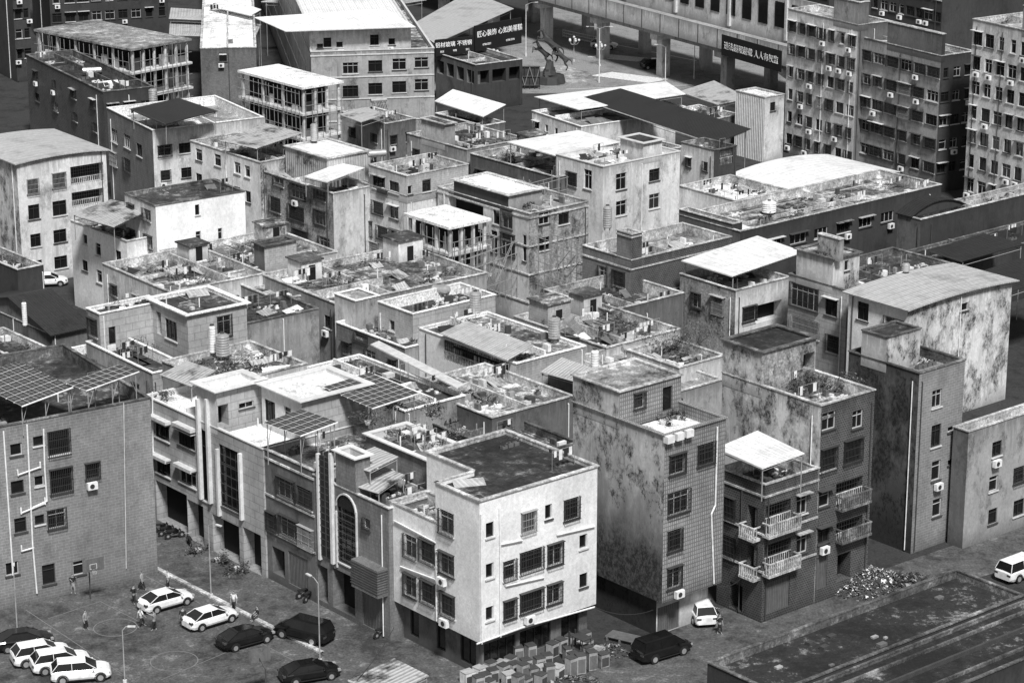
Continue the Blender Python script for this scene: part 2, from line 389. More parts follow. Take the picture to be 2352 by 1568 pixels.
        if 'a' in fl:
            x=(t0+t1)/2-.4+s.pr.uniform(-.5,.5);bb=a-.2
            m=MB();bx(m,x,x+.85,-.5,-.15,bb-.6,bb);ac=m.build('air_conditioner','ac',s.root)
            m=MB();c=(x+.36)
            p=(ox+c,oy-.5,bb-.3) if face=='R' else (ox-.5,oy+c,bb-.3)
            p2=(p[0],p[1]-.02,p[2]) if face=='R' else (p[0]-.02,p[1],p[2])
            m.tube(p,p2,.21,10);m.build('fan_grille','bar',ac)
    def vol(s,N,z1,Lx,Rx,z0=None,ox=None,oy=None,free=False,**k):
        P=G(N[0],N[1],z1);a=tline(P,s.U,Rx);b=tline(P,s.V,Lx);p=s.loc(P)
        if a<=0 or b<=0:print('BADVOL',s.root['label'],a,b);a=abs(a)+.5;b=abs(b)+.5
        x,y=p.x if ox is None else ox,p.y if oy is None else oy
        if x<.9:a-=(-.02-x);x=-.02
        if y<.9:b-=(-.02-y);y=-.02
        x2=x+a;y2=y+b
        if x2>s.a-.7:x2=s.a+.02
        if y2>s.b-.7:y2=s.b+.02
        z0=s.z-s.par-.05 if z0 is None else z0
        s.block(x,y,max(x2-x,.6),max(y2-y,.6),z0,z1,**k);return (x,y,x2,y2)
# generic things
def canopy(label,corn,zs,mat='metal',posts=True,zb=0.,th=.08,name='metal_canopy',cat='canopy',flip=False,pr=.05):
    P=[G(c[0],c[1],z) for c,z in zip(corn,zs)];O=sum(P,Vector())/len(P);O.z=zb
    r=empty(name,O,0,label,cat);m=MB();Q=[p-O for p in P]
    e1=(Q[1]-Q[0]);e3=(Q[3]-Q[0]);l1=e1.length;l3=e3.length
    uv=[(0,0),(l1,0),(l1,l3),(0,l3)]
    if flip: uv=[(0,0),(0,l1),(l3,l1),(l3,0)]
    m.face(Q,0,uv);m.face([q-Vector((0,0,th)) for q in Q][::-1],0,uv[::-1])
    for i in range(4):
        a,b=Q[i],Q[(i+1)%4];m.face([a-Vector((0,0,th)),b-Vector((0,0,th)),b,a],0)
    m.build('roof_sheet',mat,r)
    m=MB();m.tube(Q[0]+Vector((0,0,-.05)),Q[1]+Vector((0,0,-.05)),.08,4);m.build('edge_trim','ledge' if 'dark' not in mat or 'long' in label else 'ledge_dark',r)
    if posts:
        for i in range(4):
            c=Q[i]*.94;m=MB();m.tube((c.x,c.y,0),(c.x,c.y,Q[i].z-th-.01),pr,6);m.build('post','cloth_grey',r)
        for i in range(4):
            m=MB();m.tube(Q[i]*.95-Vector((0,0,.15)),Q[(i+1)%4]*.95-Vector((0,0,.15)),.035,5);m.build('beam','cloth_grey',r)
    return r
def vault(label,N,z,Lx,Rx,rise,ang=40,axis='V',mat='metal',wm='pale',n=10,over=.3,name='vaulted_shed',z0=0.):
    h=House(label,N,z,Lx,Rx,ang,wL=wm,roof='r_dark',par=.1,name=name,pipes=0,clut=0)
    vaultroof(h,z,rise,axis,mat,wm,n,over);return h
def vaultroof(h,z,rise,axis='V',mat='metal',wm='pale',n=10,over=.3,x0=0,y0=0,x1=None,y1=None,uvswap=False):
    x1=h.a if x1 is None else x1;y1=h.b if y1 is None else y1
    m=MB()
    W=(x1-x0) if axis=='V' else (y1-y0)
    def pt(t,l,dz=0):
        zz=z+.12+rise*(1-(2*t-1)**2)+dz;w=-over+(W+2*over)*t
        return (x0+w,l,zz) if axis=='V' else (l,y0+w,zz)
    l0,l1=(y0-over,y1+over) if axis=='V' else (x0-over,x1+over)
    for i in range(n):
        t0,t1=i/n,(i+1)/n;u0,u1=W*t0,W*t1
        uv=[(0,u0),(0,u1),(l1-l0,u1),(l1-l0,u0)]
        if uvswap: uv=[(q,p) for p,q in uv]
        m.face([pt(t0,l0),pt(t1,l0),pt(t1,l1),pt(t0,l1)],0,uv)
        m.face([pt(t0,l0,-.1),pt(t1,l0,-.1),pt(t1,l0),pt(t0,l0)],0);m.face([pt(t0,l1,-.1),pt(t1,l1,-.1),pt(t1,l1),pt(t0,l1)],0)
        m.face([pt(t0,l0,-.1),pt(t1,l0,-.1),pt(t1,l1,-.1),pt(t0,l1,-.1)],0)
    for l in (l0+over,l1-over):
        e=MB()
        for i in range(n):
            a=pt(i/n,l,-.12);b=pt((i+1)/n,l,-.12);e.face([(a[0],a[1],z),(b[0],b[1],z),b,a],0)
        e.build('gable_wall',wm,h.root)
    m.build('vaulted_roof',mat,h.root)
def solar_array(label,near,right,left,zn,zr,zl,nu,nv,zb):
    A=G(*near,zn);B=G(*right,zr);C=G(*left,zl);O=(B+C)/2;O.z=zb
    r=empty('solar_array',O,0,label,'solar panels');u=(B-A);v=(C-A);A=A-O;k=0
    for i in range(nu):
        for j in range(nv):
            m=MB();g=.02;p=[A+u*((i+a)/nu)+v*((j+b)/nv) for a,b in ((g,g),(1-g,g),(1-g,1-g),(g,1-g))]
            lu=u.length/nu;lv=v.length/nv;ru=max(1,round(lu/.55))*.55;rv=max(1,round(lv/.55))*.55
            m.face(p,0,[(0,0),(ru,0),(ru,rv),(0,rv)])
            n=u.cross(v).normalized()*.035
            for q in range(4):m.face([p[q]-n,p[(q+1)%4]-n,p[(q+1)%4],p[q]],1)
            m.build('solar_panel',['solar','pipe'],r)
    n=u.cross(v).normalized()*.07
    for i in range(nv+1):
        m=MB();m.tube(A+v*(i/nv)-n,A+v*(i/nv)+u-n,.05,5);m.build('rail','pipe',r)
    for (i,j) in ((0.05,.05),(.95,.05),(.05,.95),(.95,.95),(.5,.05),(.5,.95)):
        p=A+u*i+v*j-n*2;m=MB();m.tube((p.x,p.y,0),p,.045,6);q=A+u*(i+.12 if i<.6 else i-.12)+v*j-n*2
        m.tube((p.x,p.y,p.z*.4),q,.025,5);m.build('support_post','cloth_grey',r)
def water_tank(label,px,py,z,h=1.6,r=.55,mat='steel'):
    t=empty('water_tank',G(px,py,z),0,label,'water tank');m=MB();n=16;prof=[(0,r*.98)]
    k=0.
    while k<h: prof+=[(k+.02,r),(k+.12,r*1.06),(k+.22,r)];k+=.24
    for (z0,r0),(z1,r1) in zip(prof,prof[1:]): m.tube((0,0,z0+.25),(0,0,z1+.25),r0,n,0,r1,False)
    zt=prof[-1][0]+.25;m.tube((0,0,zt),(0,0,zt+.18),r,n,0,r*.45);m.build('tank_body',mat,t,True)
    m=MB();m.tube((0,0,zt+.18),(0,0,zt+.28),.2,10);m.build('lid','ledge_dark',t)
    for a in range(4):
        m=MB();c=math.cos(a*1.57+.7)*r*.8;s_=math.sin(a*1.57+.7)*r*.8;m.tube((c,s_,0),(c,s_,.27),.04,5);m.build('leg','ledge_dark',t)
def solar_heater(label,px,py,z,ang=40):
    t=empty('solar_water_heater',G(px,py,z),math.radians(ang),label,'water heater')
    m=MB();m.tube((-1.1,0,1.3),(1.1,0,1.3),.28,14);m.build('tank_cylinder','steel',t,False)
    m=MB();m.face([(-.95,-1.3,.2),(.95,-1.3,.2),(.95,-.15,1.2),(-.95,-.15,1.2)]);m.build('collector','solar',t)
    for i in range(9):
        x=-.9+i*.225;m=MB();m.tube((x,-1.3,.25),(x,-.15,1.25),.03,5);m.build('glass_tube','steel',t)
    for x in (-.9,.9):
        m=MB();m.path([(x,-1.3,.25),(x,-1.3,0),(x,0,0),(x,0,1.1)],.03,5);m.build('stand','steel',t)
def horiz_tank(label,px,py,z,ang=40,L=1.6):
    t=empty('horizontal_water_tank',G(px,py,z),math.radians(ang),label,'water tank')
    m=MB();m.tube((-L/2,0,.8),(L/2,0,.8),.42,16);m.tube((-L/2-.14,0,.8),(-L/2,0,.8),.25,16,0,.42);m.tube((L/2,0,.8),(L/2+.14,0,.8),.42,16,0,.25);m.build('tank_body','steel',t,False)
    for x in (-.5,.5):
        m=MB();m.path([(x,-.35,0),(x,-.1,.45),(x,.1,.45),(x,.35,0)],.04,5);m.build('stand','steel',t)
def plant(label,px,py,z,r=1.,h=1.,n=160,mat='leaf',name='rooftop_plant',pot=True,cat='plant',group=None,flat_=1.):
    t=empty(name,G(px,py,z),0,label,cat,group);rr=random.Random(px*7+py);m=MB()
    cl=[Vector((rr.uniform(-r,r),rr.uniform(-r,r)*flat_,rr.uniform(.35,1)*h)) for _ in range(9)]
    for i in range(int(n*1.9)):
        c=rr.choice(cl);p=c+Vector((rr.gauss(0,.25*r),rr.gauss(0,.25*r),rr.gauss(0,.17*h)))
        if p.z<.1:p.z=.1
        a=rr.uniform(0,6.28);s_=rr.uniform(.05,.15);d=Vector((math.cos(a),math.sin(a),rr.uniform(-.5,.8)))*s_;e=Vector((-math.sin(a),math.cos(a),rr.uniform(-.4,.4)))*s_*.5
        m.face([p-d,p+e,p+d,p-e],rr.choice((0,0,1)))
    m.build('foliage',[mat,'leaf_light'],t)
    m=MB()
    for c in cl: m.tube((c.x*.2,c.y*.2,0),c,.035,4,0,.012)
    m.build('stem','wood',t)
    if pot:
        m=MB();m.tube((0,0,0),(0,0,.35),.22,8,0,.3);m.build('pot','ledge',t)
# cars
def car(label,px,py,head,kind='sedan',mat='car_white',group=None,z=0.):
    t=empty('parked_car',G(px,py,z),math.radians(head),label,'car',group)
    if kind=='sedan': L,w,H,st=4.6,.9,1.45,[(-2.3,.62,.80),(-2.22,.74,.93),(-2.0,.84,1.0),(-1.5,.88,1.02),(-.4,.9,.98),(.9,.9,.96),(1.5,.88,.9),(1.9,.84,.8),(2.15,.76,.7),(2.3,.58,.55)];cb=(-1.95,-1.0,.35,1.25)
    elif kind=='suv': L,w,H,st=4.5,.92,1.66,[(-2.25,.72,.95),(-2.18,.84,1.08),(-1.9,.9,1.12),(-1.5,.92,1.12),(-.4,.93,1.1),(.9,.93,1.08),(1.5,.92,1.02),(1.9,.88,.94),(2.15,.8,.82),(2.25,.64,.65)];cb=(-2.15,-1.65,.35,1.2)
    else: L,w,H,st=4.9,.94,1.82,[(-2.45,.78,.98),(-2.38,.88,1.08),(-2.,.93,1.12),(-1.5,.94,1.12),(-.4,.94,1.1),(1.1,.94,1.06),(1.8,.92,.98),(2.15,.86,.88),(2.35,.8,.78),(2.45,.64,.62)];cb=(-2.35,-2.05,.75,1.7)
    m=MB();rings=[]
    for x,ww,zt in st:
        zb=.28 if abs(x)<2.1 else .38
        rings.append([Vector((x,-ww*.92,zb)),Vector((x,-ww,.5)),Vector((x,-ww*.985,zt-.14)),Vector((x,-ww*.86,zt)),Vector((x,0,zt+.03)),Vector((x,ww*.86,zt)),Vector((x,ww*.985,zt-.14)),Vector((x,ww,.5)),Vector((x,ww*.92,zb))])
    for A,B in zip(rings,rings[1:]):
        for i in range(9): j=(i+1)%9;m.face([A[i],B[i],B[j],A[j]])
    m.face(rings[0]);m.face(rings[-1][::-1]);m.build('body',mat,t)
    b=.97 if kind=='sedan' else 1.08;wb=w*.9;wt=w*.7;x0,x1,x2,x3=cb;m=MB();zt=H-.05
    lo=[(x0,-wb,b),(x3,-wb,b),(x3,wb,b),(x0,wb,b)];hi=[(x1,-wt,zt),(x2,-wt,zt),(x2,wt,zt),(x1,wt,zt)]
    for i in range(4): j=(i+1)%4;m.face([lo[i],lo[j],hi[j],hi[i]])
    m.build('windows','glass',t)
    m=MB();e=.12
    R0=[(x1-.05,-wt-.02,zt),(x2+.05,-wt-.02,zt),(x2+.05,wt+.02,zt),(x1-.05,wt+.02,zt)];R1=[(x1+e,-wt+e,zt+.07),(x2-e,-wt+e,zt+.07),(x2-e,wt-e,zt+.07),(x1+e,wt-e,zt+.07)]
    for i in range(4): j=(i+1)%4;m.face([R0[i],R0[j],R1[j],R1[i]])
    m.face(R1);m.build('roof',mat,t)
    m=MB();xm=(x1+x2)/2
    for a,c in zip(lo,hi): m.tube(a,c,.03,4)
    for sg in (-1,1): m.tube((xm,sg*wb,b),(xm,sg*wt,zt),.025,4)
    m.build('pillars',mat,t)
    r=.33 if kind=='sedan' else .37
    for x in (-1.38,1.42):
        for sg in (-1,1):
            m=MB();m.tube((x,sg*(w-.2),r),(x,sg*(w+.02),r),r,16);wh=m.build('wheel','rubber',t)
            m=MB();m.tube((x,sg*(w+.015),r),(x,sg*(w+.035),r),r*.6,10);m.build('rim','steel',wh)
            m=MB()
            for q in range(8):
                a0=3.14*q/8;a1=3.14*(q+1)/8;ra,rb=r+.02,r+.09
                m.face([(x+ra*math.cos(a0),sg*(w+.006),r+ra*math.sin(a0)),(x+rb*math.cos(a0),sg*(w+.006),r+rb*math.sin(a0)),(x+rb*math.cos(a1),sg*(w+.006),r+rb*math.sin(a1)),(x+ra*math.cos(a1),sg*(w+.006),r+ra*math.sin(a1))])
            m.build('wheel_arch','rubber',t)
    for sg in (-1,1):
        m=MB();m.box(L/2-.32,sg*w*.55,.62,L/2-.08,sg*w*.88,.76);m.build('headlight','cloth_grey',t)
        m=MB();m.box(-L/2-.01,sg*w*.5,.76,-L/2+.2,sg*w*.88,.92);m.build('tail_light','ledge_dark',t)
        m=MB();m.box(.85,sg*w*.98,b-.02,1.0,sg*(w+.17),b+.12);m.build('wing_mirror',mat,t)
        m=MB();m.box(-1.,sg*(w-.02),.28,1.,sg*(w+.012),.36);m.build('side_skirt','rubber',t)
    m=MB();m.box(L/2-.07,-.4,.42,L/2+.01,.4,.6);m.build('grille','rubber',t)
    return t
# people
def skin(name,V,E,R,mat,parent,sub=1):
    me=bpy.data.meshes.new(name);me.from_pydata(V,E,[]);o=bpy.data.objects.new(name,me);COL.objects.link(o);o.parent=parent
    o.modifiers.new('skin','SKIN');sk=me.skin_vertices[0].data
    for i,r in enumerate(R): sk[i].radius=(r,r) if not isinstance(r,tuple) else r;sk[i].use_root=(i==0)
    if sub: s=o.modifiers.new('sub','SUBSURF');s.levels=sub;s.render_levels=sub
    me.materials.append(MATS[mat]);return o
def person(label,px,py,head,top='cloth_white',bottom='cloth_dark',pose='stand',z=0.):
    t=empty('person',G(px,py,z),math.radians(head),label,'person');sd=px%3
    hip=.9;st=.12
    if pose=='walk':st=.32
    if pose=='sit':hip=.48
    lf=(st,.1);lb=(-st,-.1)
    if pose=='sit':
        legs=[((.42,.12,.5),(.45,.12,.08)),((.42,-.12,.5),(.45,-.12,.08))]
    else: legs=[((st*.6+.04,.11,.48),(lf[0],.11,.07)),((-st*.4+.03,-.11,.48),(lb[0],-.11,.07))]
    sh=hip+.5
    hands={'stand':[(.06,.27,hip-.08),(.04,-.27,hip-.08)],'walk':[(-.2,.25,hip+.02),(.25,-.25,hip+.05)],'reach':[(.45,.18,sh+.1),(.35,-.22,sh-.1)],'sit':[(.3,.15,hip+.12),(.3,-.15,hip+.12)]}[pose]
    V=[(0,0,hip),(0,0,hip+.25),(.01,0,sh),(.02,0,sh+.1),(.03,0,sh+.18),(.03,0,sh+.29)];R=[(.13,.11),(.13,.11),(.12,.1),.055,.085,.075];E=[(0,1),(1,2),(2,3),(3,4),(4,5)]
    def add(p,r,par): V.append(tuple(p));R.append(r);E.append((par,len(V)-1));return len(V)-1
    arm=[]
    for k,sg in enumerate((1,-1)):
        s1=add((0,sg*.19,sh-.02),.055,2);H=Vector(hands[k]);S=Vector((0,sg*.19,sh));El=(S+H)/2+Vector((-.05,sg*.04,-.02))
        e=add(El,.042,s1);w=add(H,.03,e);d=(H-El).normalized();pl=add(H+d*.07,.033,w);arm.append((S,El))
        side=Vector((1,0,0)) if abs(d.x)<.7 else Vector((0,0,1))
        for q,L in enumerate((.07,.08,.075,.06)):
            b=H+d*.09+side*(q-1.5)*.02;f=add(b,.010,pl);f2=add(b+d*L*.6,.009,f);add(b+d*L+Vector((0,-sg*.012,0)),.007,f2)
        add(H+d*.04+side*.05,.010,w)
        l=legs[k];kn=add(l[0],.06,0);hp=V[kn]
        an=add(l[1],.042,kn);add((l[1][0]+.15,l[1][1],.04),.035,an)
    skin('body',V,E,R,'skin',t)
    skin('shirt',[(0,0,hip+.03),(0,0,hip+.25),(.01,0,sh+.0),(.01,0,sh+.05),tuple(arm[0][0]),tuple(arm[0][1]),tuple(arm[1][0]),tuple(arm[1][1])],[(0,1),(1,2),(2,3),(2,4),(4,5),(2,6),(6,7)],[(.155,.13),(.155,.13),(.15,.125),.07,.075,.062,.075,.062],top,t)
    skin('trousers',[(0,0,hip+.04),(0,0,hip-.04),legs[0][0],tuple(Vector(legs[0][0]).lerp(Vector(legs[0][1]),.7)),legs[1][0],tuple(Vector(legs[1][0]).lerp(Vector(legs[1][1]),.7))],[(0,1),(1,2),(2,3),(1,4),(4,5)],[(.15,.13),(.14,.12),.085,.065,.085,.065],bottom,t)
    skin('hair',[(.0,0,sh+.24),(.0,0,sh+.3)],[(0,1)],[.09,.075],'black',t)
    for nm,p,r in (('eye',(.11,.03,sh+.23),.01),('eye',(.11,-.03,sh+.23),.01),('nose',(.12,0,sh+.2),.014),('mouth',(.11,0,sh+.155),.012)):
        m=MB();m.tube(p,(p[0]+.012,p[1],p[2]),r,6);m.build(nm,'black' if nm!='nose' else 'skin',t)
def lamp_post(label,px,py,h,arm=1.2,ang=0,globes=0,z=0.,group=None,double=False):
    t=empty('street_lamp',G(px,py,z),math.radians(ang),label,'street lamp',group);far=py<400
    m=MB();m.tube((0,0,0),(0,0,h),.08 if far else .06,8,0,.045 if far else .035);m.build('pole','lamp_grey' if globes or not far else 'pipe',t);m=MB();m.tube((0,0,0),(0,0,.35),.16,8);m.build('base','ledge',t)
    if globes:
        P=[]
        for i in range(globes):
            m=MB();a=6.283*i/globes;p=Vector((math.cos(a)*.8,math.sin(a)*.8,h-.5));m.path([(0,0,h-1.),(p.x*.7,p.y*.7,h-.9),p],.03);P.append(p);m.build('arm','lamp_grey',t)
        P.append(Vector((0,0,h)))
        for p in P:
            m=MB()
            for k in range(6):
                a0=-1.57+3.14*k/6;a1=a0+3.14/6;m.tube(p+Vector((0,0,.25+.21*math.sin(a0))),p+Vector((0,0,.25+.21*math.sin(a1))),.21*math.cos(a0)+.001,8,0,.21*math.cos(a1)+.001,False)
            m.build('lamp_globe','ledge',t)
    else:
        for sg in ((1,-1) if double else (1,)):
            m=MB();m.path([(0,0,h-.05),(sg*arm*.5,0,h+.25),(sg*arm,0,h+.3)],.035);m.build('arm','lamp_grey',t)
            m=MB();m.box(sg*arm-.1,-.1,h+.24,sg*(arm+.5),.1,h+.33);m.build('lamp_head','ledge',t)
def text(s_,size,mat,parent,loc,rotz,z,ext=.02,name='lettering',off=.006):
    c=bpy.data.curves.new('t','FONT');c.body=s_;c.size=size;c.extrude=ext;c.offset=off*size;c.align_x='CENTER';c.align_y='CENTER';o=bpy.data.objects.new('tmp',c);COL.objects.link(o)
    dg=bpy.context.evaluated_depsgraph_get();me=bpy.data.meshes.new_from_object(o.evaluated_get(dg));bpy.data.objects.remove(o)
    me.materials.clear();me.materials.append(MATS[mat]);q=bpy.data.objects.new(name,me);COL.objects.link(q);q.parent=parent;q.location=(loc[0],loc[1],z);q.rotation_euler=(math.pi/2,0,rotz);return q
def frame_building(label,N,levels,Lx,Rx,ang=40,nc=4,zN=None,roof='r_light',par=False,poles=True,name='unfinished_building'):
    zt=levels[-1];h=House(label,N,zt,Lx,Rx,ang,zN=zN,body=False,name=name);a,b=h.a,h.b
    for i,z in enumerate(levels):
        m=MB();m.box(-.3,-.3,z-.3,a+.3,b+.3,z,0);m.build('floor_slab' if z!=zt else 'roof',[roof] if z==zt else ['pale'],h.root)
    for i in range(nc+1):
        for j in range(nc+1):
            if 0<i<nc and 0<j<nc:continue
            x=.1+(a-.5)*i/nc;y=.1+(b-.5)*j/nc;prev=0
            for z in levels: 
                m=MB();m.box(x,y,prev,x+.3,y+.3,z-.3);m.build('column','pale',h.root);prev=z
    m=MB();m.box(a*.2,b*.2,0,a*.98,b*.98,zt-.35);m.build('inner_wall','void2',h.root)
    rr=random.Random(N[0])
    for z in levels[:-1]:
        for face in 'LR':
            L=b if face=='L' else a;t=.6
            while t<L-1.5:
                w=rr.uniform(.5,2.);m=MB();hh=rr.uniform(.4,1.8)
                if rr.random()<.6:
                    if face=='R': m.box(t,.5,z,t+w,.7,z+hh)
                    else: m.box(.5,t,z,.7,t+w,z+hh)
                    m.build('stored_panel',rr.choice(('wood','grey','pale','darkw')),h.root)
                t+=w+.4
    if poles:
        for face in 'LR':
            L=b if face=='L' else a;t=0.
            while t<L:
                m=MB();p=(t,-.5) if face=='R' else (-.5,t);m.tube((p[0],p[1],0),(p[0]+rr.uniform(-.15,.15),p[1],zt-.5),.045,5);m.build('bamboo_pole','bamboo',h.root);t+=rr.uniform(.7,1.3)
            z=1.5
            while z<zt-.5:
                m=MB();z_=z+rr.uniform(-.2,.2);m.tube((0,-.55,z) if face=='R' else (-.55,0,z),(L,-.55,z_) if face=='R' else (-.55,L,z_),.04,5);m.build('bamboo_pole','bamboo',h.root);z+=1.6
    return h
def motorbike(label,px,py,rot,mat='car_black'):
    t=empty('parked_motorbike',G(px,py),math.radians(rot),label,'motorbike')
    for x in (-.62,.62):
        m=MB();m.tube((x,-.05,.3),(x,.05,.3),.3,14);w=m.build('wheel','rubber',t);m=MB();m.tube((x,-.06,.3),(x,.06,.3),.12,8);m.build('hub','steel',w)
    m=MB();m.path([(-.62,0,.3),(-.2,0,.5),(.3,0,.55),(.45,0,.9),(.62,0,.3)],.06,6);m.build('frame','frame_dark',t)
    m=MB();m.box(-.15,-.14,.5,.3,.14,.8);m.build('tank_cowl',mat,t);m=MB();m.box(-.7,-.13,.7,-.05,.13,.82);m.build('seat','rubber',t)
    m=MB();m.path([(.35,-.32,1.02),(.42,0,.95),(.35,.32,1.02)],.025,5);m.build('handlebar','steel',t)
    m=MB();m.tube((.5,0,.85),(.58,0,.85),.09,8);m.build('headlight','steel',t)
# ================= SETTING
m=MB();m.face([(-2500,-500,0),(2500,-500,0),(2500,4000,0),(-2500,4000,0)]);tag(m.build('ground','asphalt'),kind='structure')
def sheet(name,pts,mat,z,kind='structure'):
    m=MB();m.face([G(p[0],p[1],z) for p in pts]);return tag(m.build(name,mat),kind=kind)
sheet('court_paving',[(-300,1480),(345,1298),(790,1530),(900,1650),(-400,1750)],'concrete',.004)
sheet('street',[(340,1190),(400,1185),(1130,1560),(1300,1700),(900,1650),(735,1497),(352,1296)],'concrete',.008)
sheet('side_street',[(1300,1567),(1480,1480),(1640,1400),(1930,1340),(2400,1180),(2400,1280),(1700,1490),(1620,1640),(1300,1700)],'concrete',.006)
P=G(345,1299);Q=G(740,1500);d=(Q-P).normalized();n=Vector((-d.y,d.x,0))*.2
m=MB();K=Vector((0,0,.15))
m.face([P-n+K,Q-n+K,Q+n+K,P+n+K]);m.face([P-n,Q-n,Q-n+K,P-n+K]);m.face([P+n,Q+n,Q+n+K,P+n+K])
tag(m.build('kerb','coping'),kind='structure')
m=MB()
def ring(px,py,r,a0=0,a1=6.283,w=.08,z=.012):
    c=G(px,py,z);n=48
    for i in range(n):
        t0=a0+(a1-a0)*i/n;t1=a0+(a1-a0)*(i+1)/n
        m.face([c+Vector((math.cos(t0),math.sin(t0),0))*(r-w/2),c+Vector((math.cos(t0),math.sin(t0),0))*(r+w/2),c+Vector((math.cos(t1),math.sin(t1),0))*(r+w/2),c+Vector((math.cos(t1),math.sin(t1),0))*(r-w/2)])
def line(a,b,w=.07,z=.016):
    A=G(*a,z);B=G(*b,z);d=(B-A).normalized();n=Vector((-d.y,d.x,0))*w/2;m.face([A-n,B-n,B+n,A+n])
ring(400,1517,1.8);ring(265,1440,1.7)
for a,b in (((120,1372),(330,1310)),((60,1400),(300,1560)),((110,1420),(230,1380)),((230,1380),(330,1432)),((370,1560),(560,1480)),((460,1400),(700,1530)),((330,1320),(460,1385))): line(a,b)
tag(m.build('court_marking','paint'),kind='structure')
sheet('junction_road',[(980,215),(985,150),(1200,60),(1230,-60),(1500,-60),(1720,120),(1850,215),(1600,210),(1300,215)],'far_road',.004)
sheet('roundabout_paving',[(1180,185),(1200,160),(1290,150),(1350,165),(1370,182),(1290,200)],'r_mid',.012)
m=MB()
def zebra(a,b,n,w=.5,L=4,dirang=50):
    A=G(*a,.02);B=G(*b,.02);u=Vector((math.cos(math.radians(dirang)),math.sin(math.radians(dirang)),0));
    d=(B-A).normalized()
    for i in range(n):
        c=A.lerp(B,i/(n-1));m.face([c-d*w/2-u*L/2,c+d*w/2-u*L/2,c+d*w/2+u*L/2,c-d*w/2+u*L/2])
zebra((1372,128),(1480,138),16,.45,4,40);zebra((1385,170),(1510,186),18,.45,4.5,40)
line((1000,180),(1200,140),.2,.02);line((1400,100),(1600,140),.2,.02);line((1300,205),(1600,195),.15,.02)
tag(m.build('road_marking','letter'),kind='structure')
# ================= HOUSES
f1=House('big tiled apartment block with solar panels and branching white drain pipes',(-250,1028),15.3,-420,345,33,wL='grey_dark',wR='tile_grey',roof='r_dark',cop='coping_dark',par=1.0,pipes=0,clut=5,
 WR=[(37,1032,28,28,'n'),(88,1012,24,22,'n'),(135,1015,50,56,'cn'),(40,1118,30,30,'n'),(90,1104,22,24,'n'),(140,1103,50,56,'cn'),(212,1080,32,36,'ca'),(47,1205,28,34,'n'),(91,1193,22,22,'n'),(130,1190,42,44,'c'),(28,1305,30,30,'n'),(112,1318,30,46,'n'),(182,1303,28,32,'n'),(-40,1040,40,50),(-40,1140,40,50,'ca')])
def pipes(h,face,paths,off=0.,r=.07,mat='pipe',name='drain_pipe'):
    for pt in paths:
        m=MB();L=[]
        for px,py in pt:
            t,z=h.onwall(face,px,py,off-.12);L.append((t,off-.12,z) if face=='R' else (off-.12,t,z))
        m.path(L,r,6);m.build(name,mat,h.root)
pipes(f1,'R',[[(62,975),(68,1100),(75,1250),(85,1362)],[(100,985),(103,1080),(108,1150),(75,1165)],[(42,1090),(93,1072)],[(40,1078),(42,1092)],[(92,1060),(93,1074)],[(48,1178),(104,1155)],[(48,1165),(49,1180)],[(103,1142),(104,1158)],[(50,1265),(78,1257)],[(49,1252),(50,1266)],[(8,990),(22,1200),(30,1320)]])
pipes(f1,'R',[[(284,925),(290,1305)]],r=.035,mat='ledge')
f2=House('stone clad villa with tall strip windows and pale L shaped cornice roofs',(612,1328),11.3,345,850,zN=0,wL='villa',roof='r_light',cop='villa_band',par=.5,pipes=0,clut=2,name='villa',
 WL=[(372,990,32,36,'h'),(428,1010,38,36,'h'),(375,1072,32,36,'h'),(431,1095,38,36,'h'),(528,1100,46,140,''),(468,1040,14,215,''),(395,1165,70,90,'v'),(450,1205,36,100,'v'),(520,1245,60,100,'v'),(580,1270,40,100,'v')])
f2.vol((457,908),14.6,412,600,wL='villa_band',roof='r_light',cop='villa_band',par=.3,cap=.45,WL=[(429,945,14,26,'')],WR=[(510,955,30,50,'v'),(566,930,34,14,'')])
f2.vol((692,920),14.6,600,832,wL='villa_band',roof='r_light',cop='villa_band',par=.3,cap=.45,WL=[(620,945,24,50,'d'),(660,955,16,40,'')])
f3=House('grey three storey house with a solar pergola beside the villa',(727,1384),11.3,612,935,zN=0,wL='mid',wR='mid',roof='r_mot',cop='coping',par=.7,pipes=0,bands=True,clut=8,
 WL=[(658,1122,40,46),(699,1143,36,44),(625,1197,20,40),(665,1212,42,46),(705,1235,32,46),(685,1312,44,74,'g'),(640,1290,28,60,'v')])
f4=House('ornate tiled house with tall arched windows and striped walls',(897,1472),11.0,727,1110,zN=0,wL='tile_mid',wR='tile_mid',roof='r_mot',cop='coping',par=.7,pipes=1,clut=8,
 WL=[(797,1232,42,130,''),(843,1203,14,24),(790,1360,50,90,'v'),(858,1405,50,80,'g'),(742,1340,22,80,'v')])
f4.vol((772,1066),13.9,727,850,z0=10.2,roof='r_dark',cop='villa_band',par=.6,cap=.25)
f4.vol((985,1058),13.2,800,1125,roof='r_dark',cop='villa_band',par=.6,cap=.25,clut=16)
def wallbox(h,face,px0,px1,py0,py1,d,mat,name,off=0.):
    t0,_=h.onwall(face,px0,py0,off);t1,_=h.onwall(face,px1,py0,off);_,z1=h.onwall(face,(px0+px1)/2,py0,off);_,z0=h.onwall(face,(px0+px1)/2,py1,off)
    m=MB()
    if face=='L': m.box(off-d,t0,z0,off-.003,t1,z1)
    else: m.box(t0,off-d,z0,t1,off-.003,z1)
    return m.build(name,mat,h.root)
wallbox(f4,'L',737,760,1048,1275,.18,'glass','strip_window');
for k in range(14): wallbox(f4,'L',736,761,1056+k*15,1058+k*15,.2,'ledge_dark','mullion')
wallbox(f4,'L',748,750,1048,1275,.22,'ledge_dark','mullion')
wallbox(f4,'L',732,736,1040,1280,.3,'villa_band','pilaster');wallbox(f4,'L',761,766,1040,1290,.3,'villa_band','pilaster')
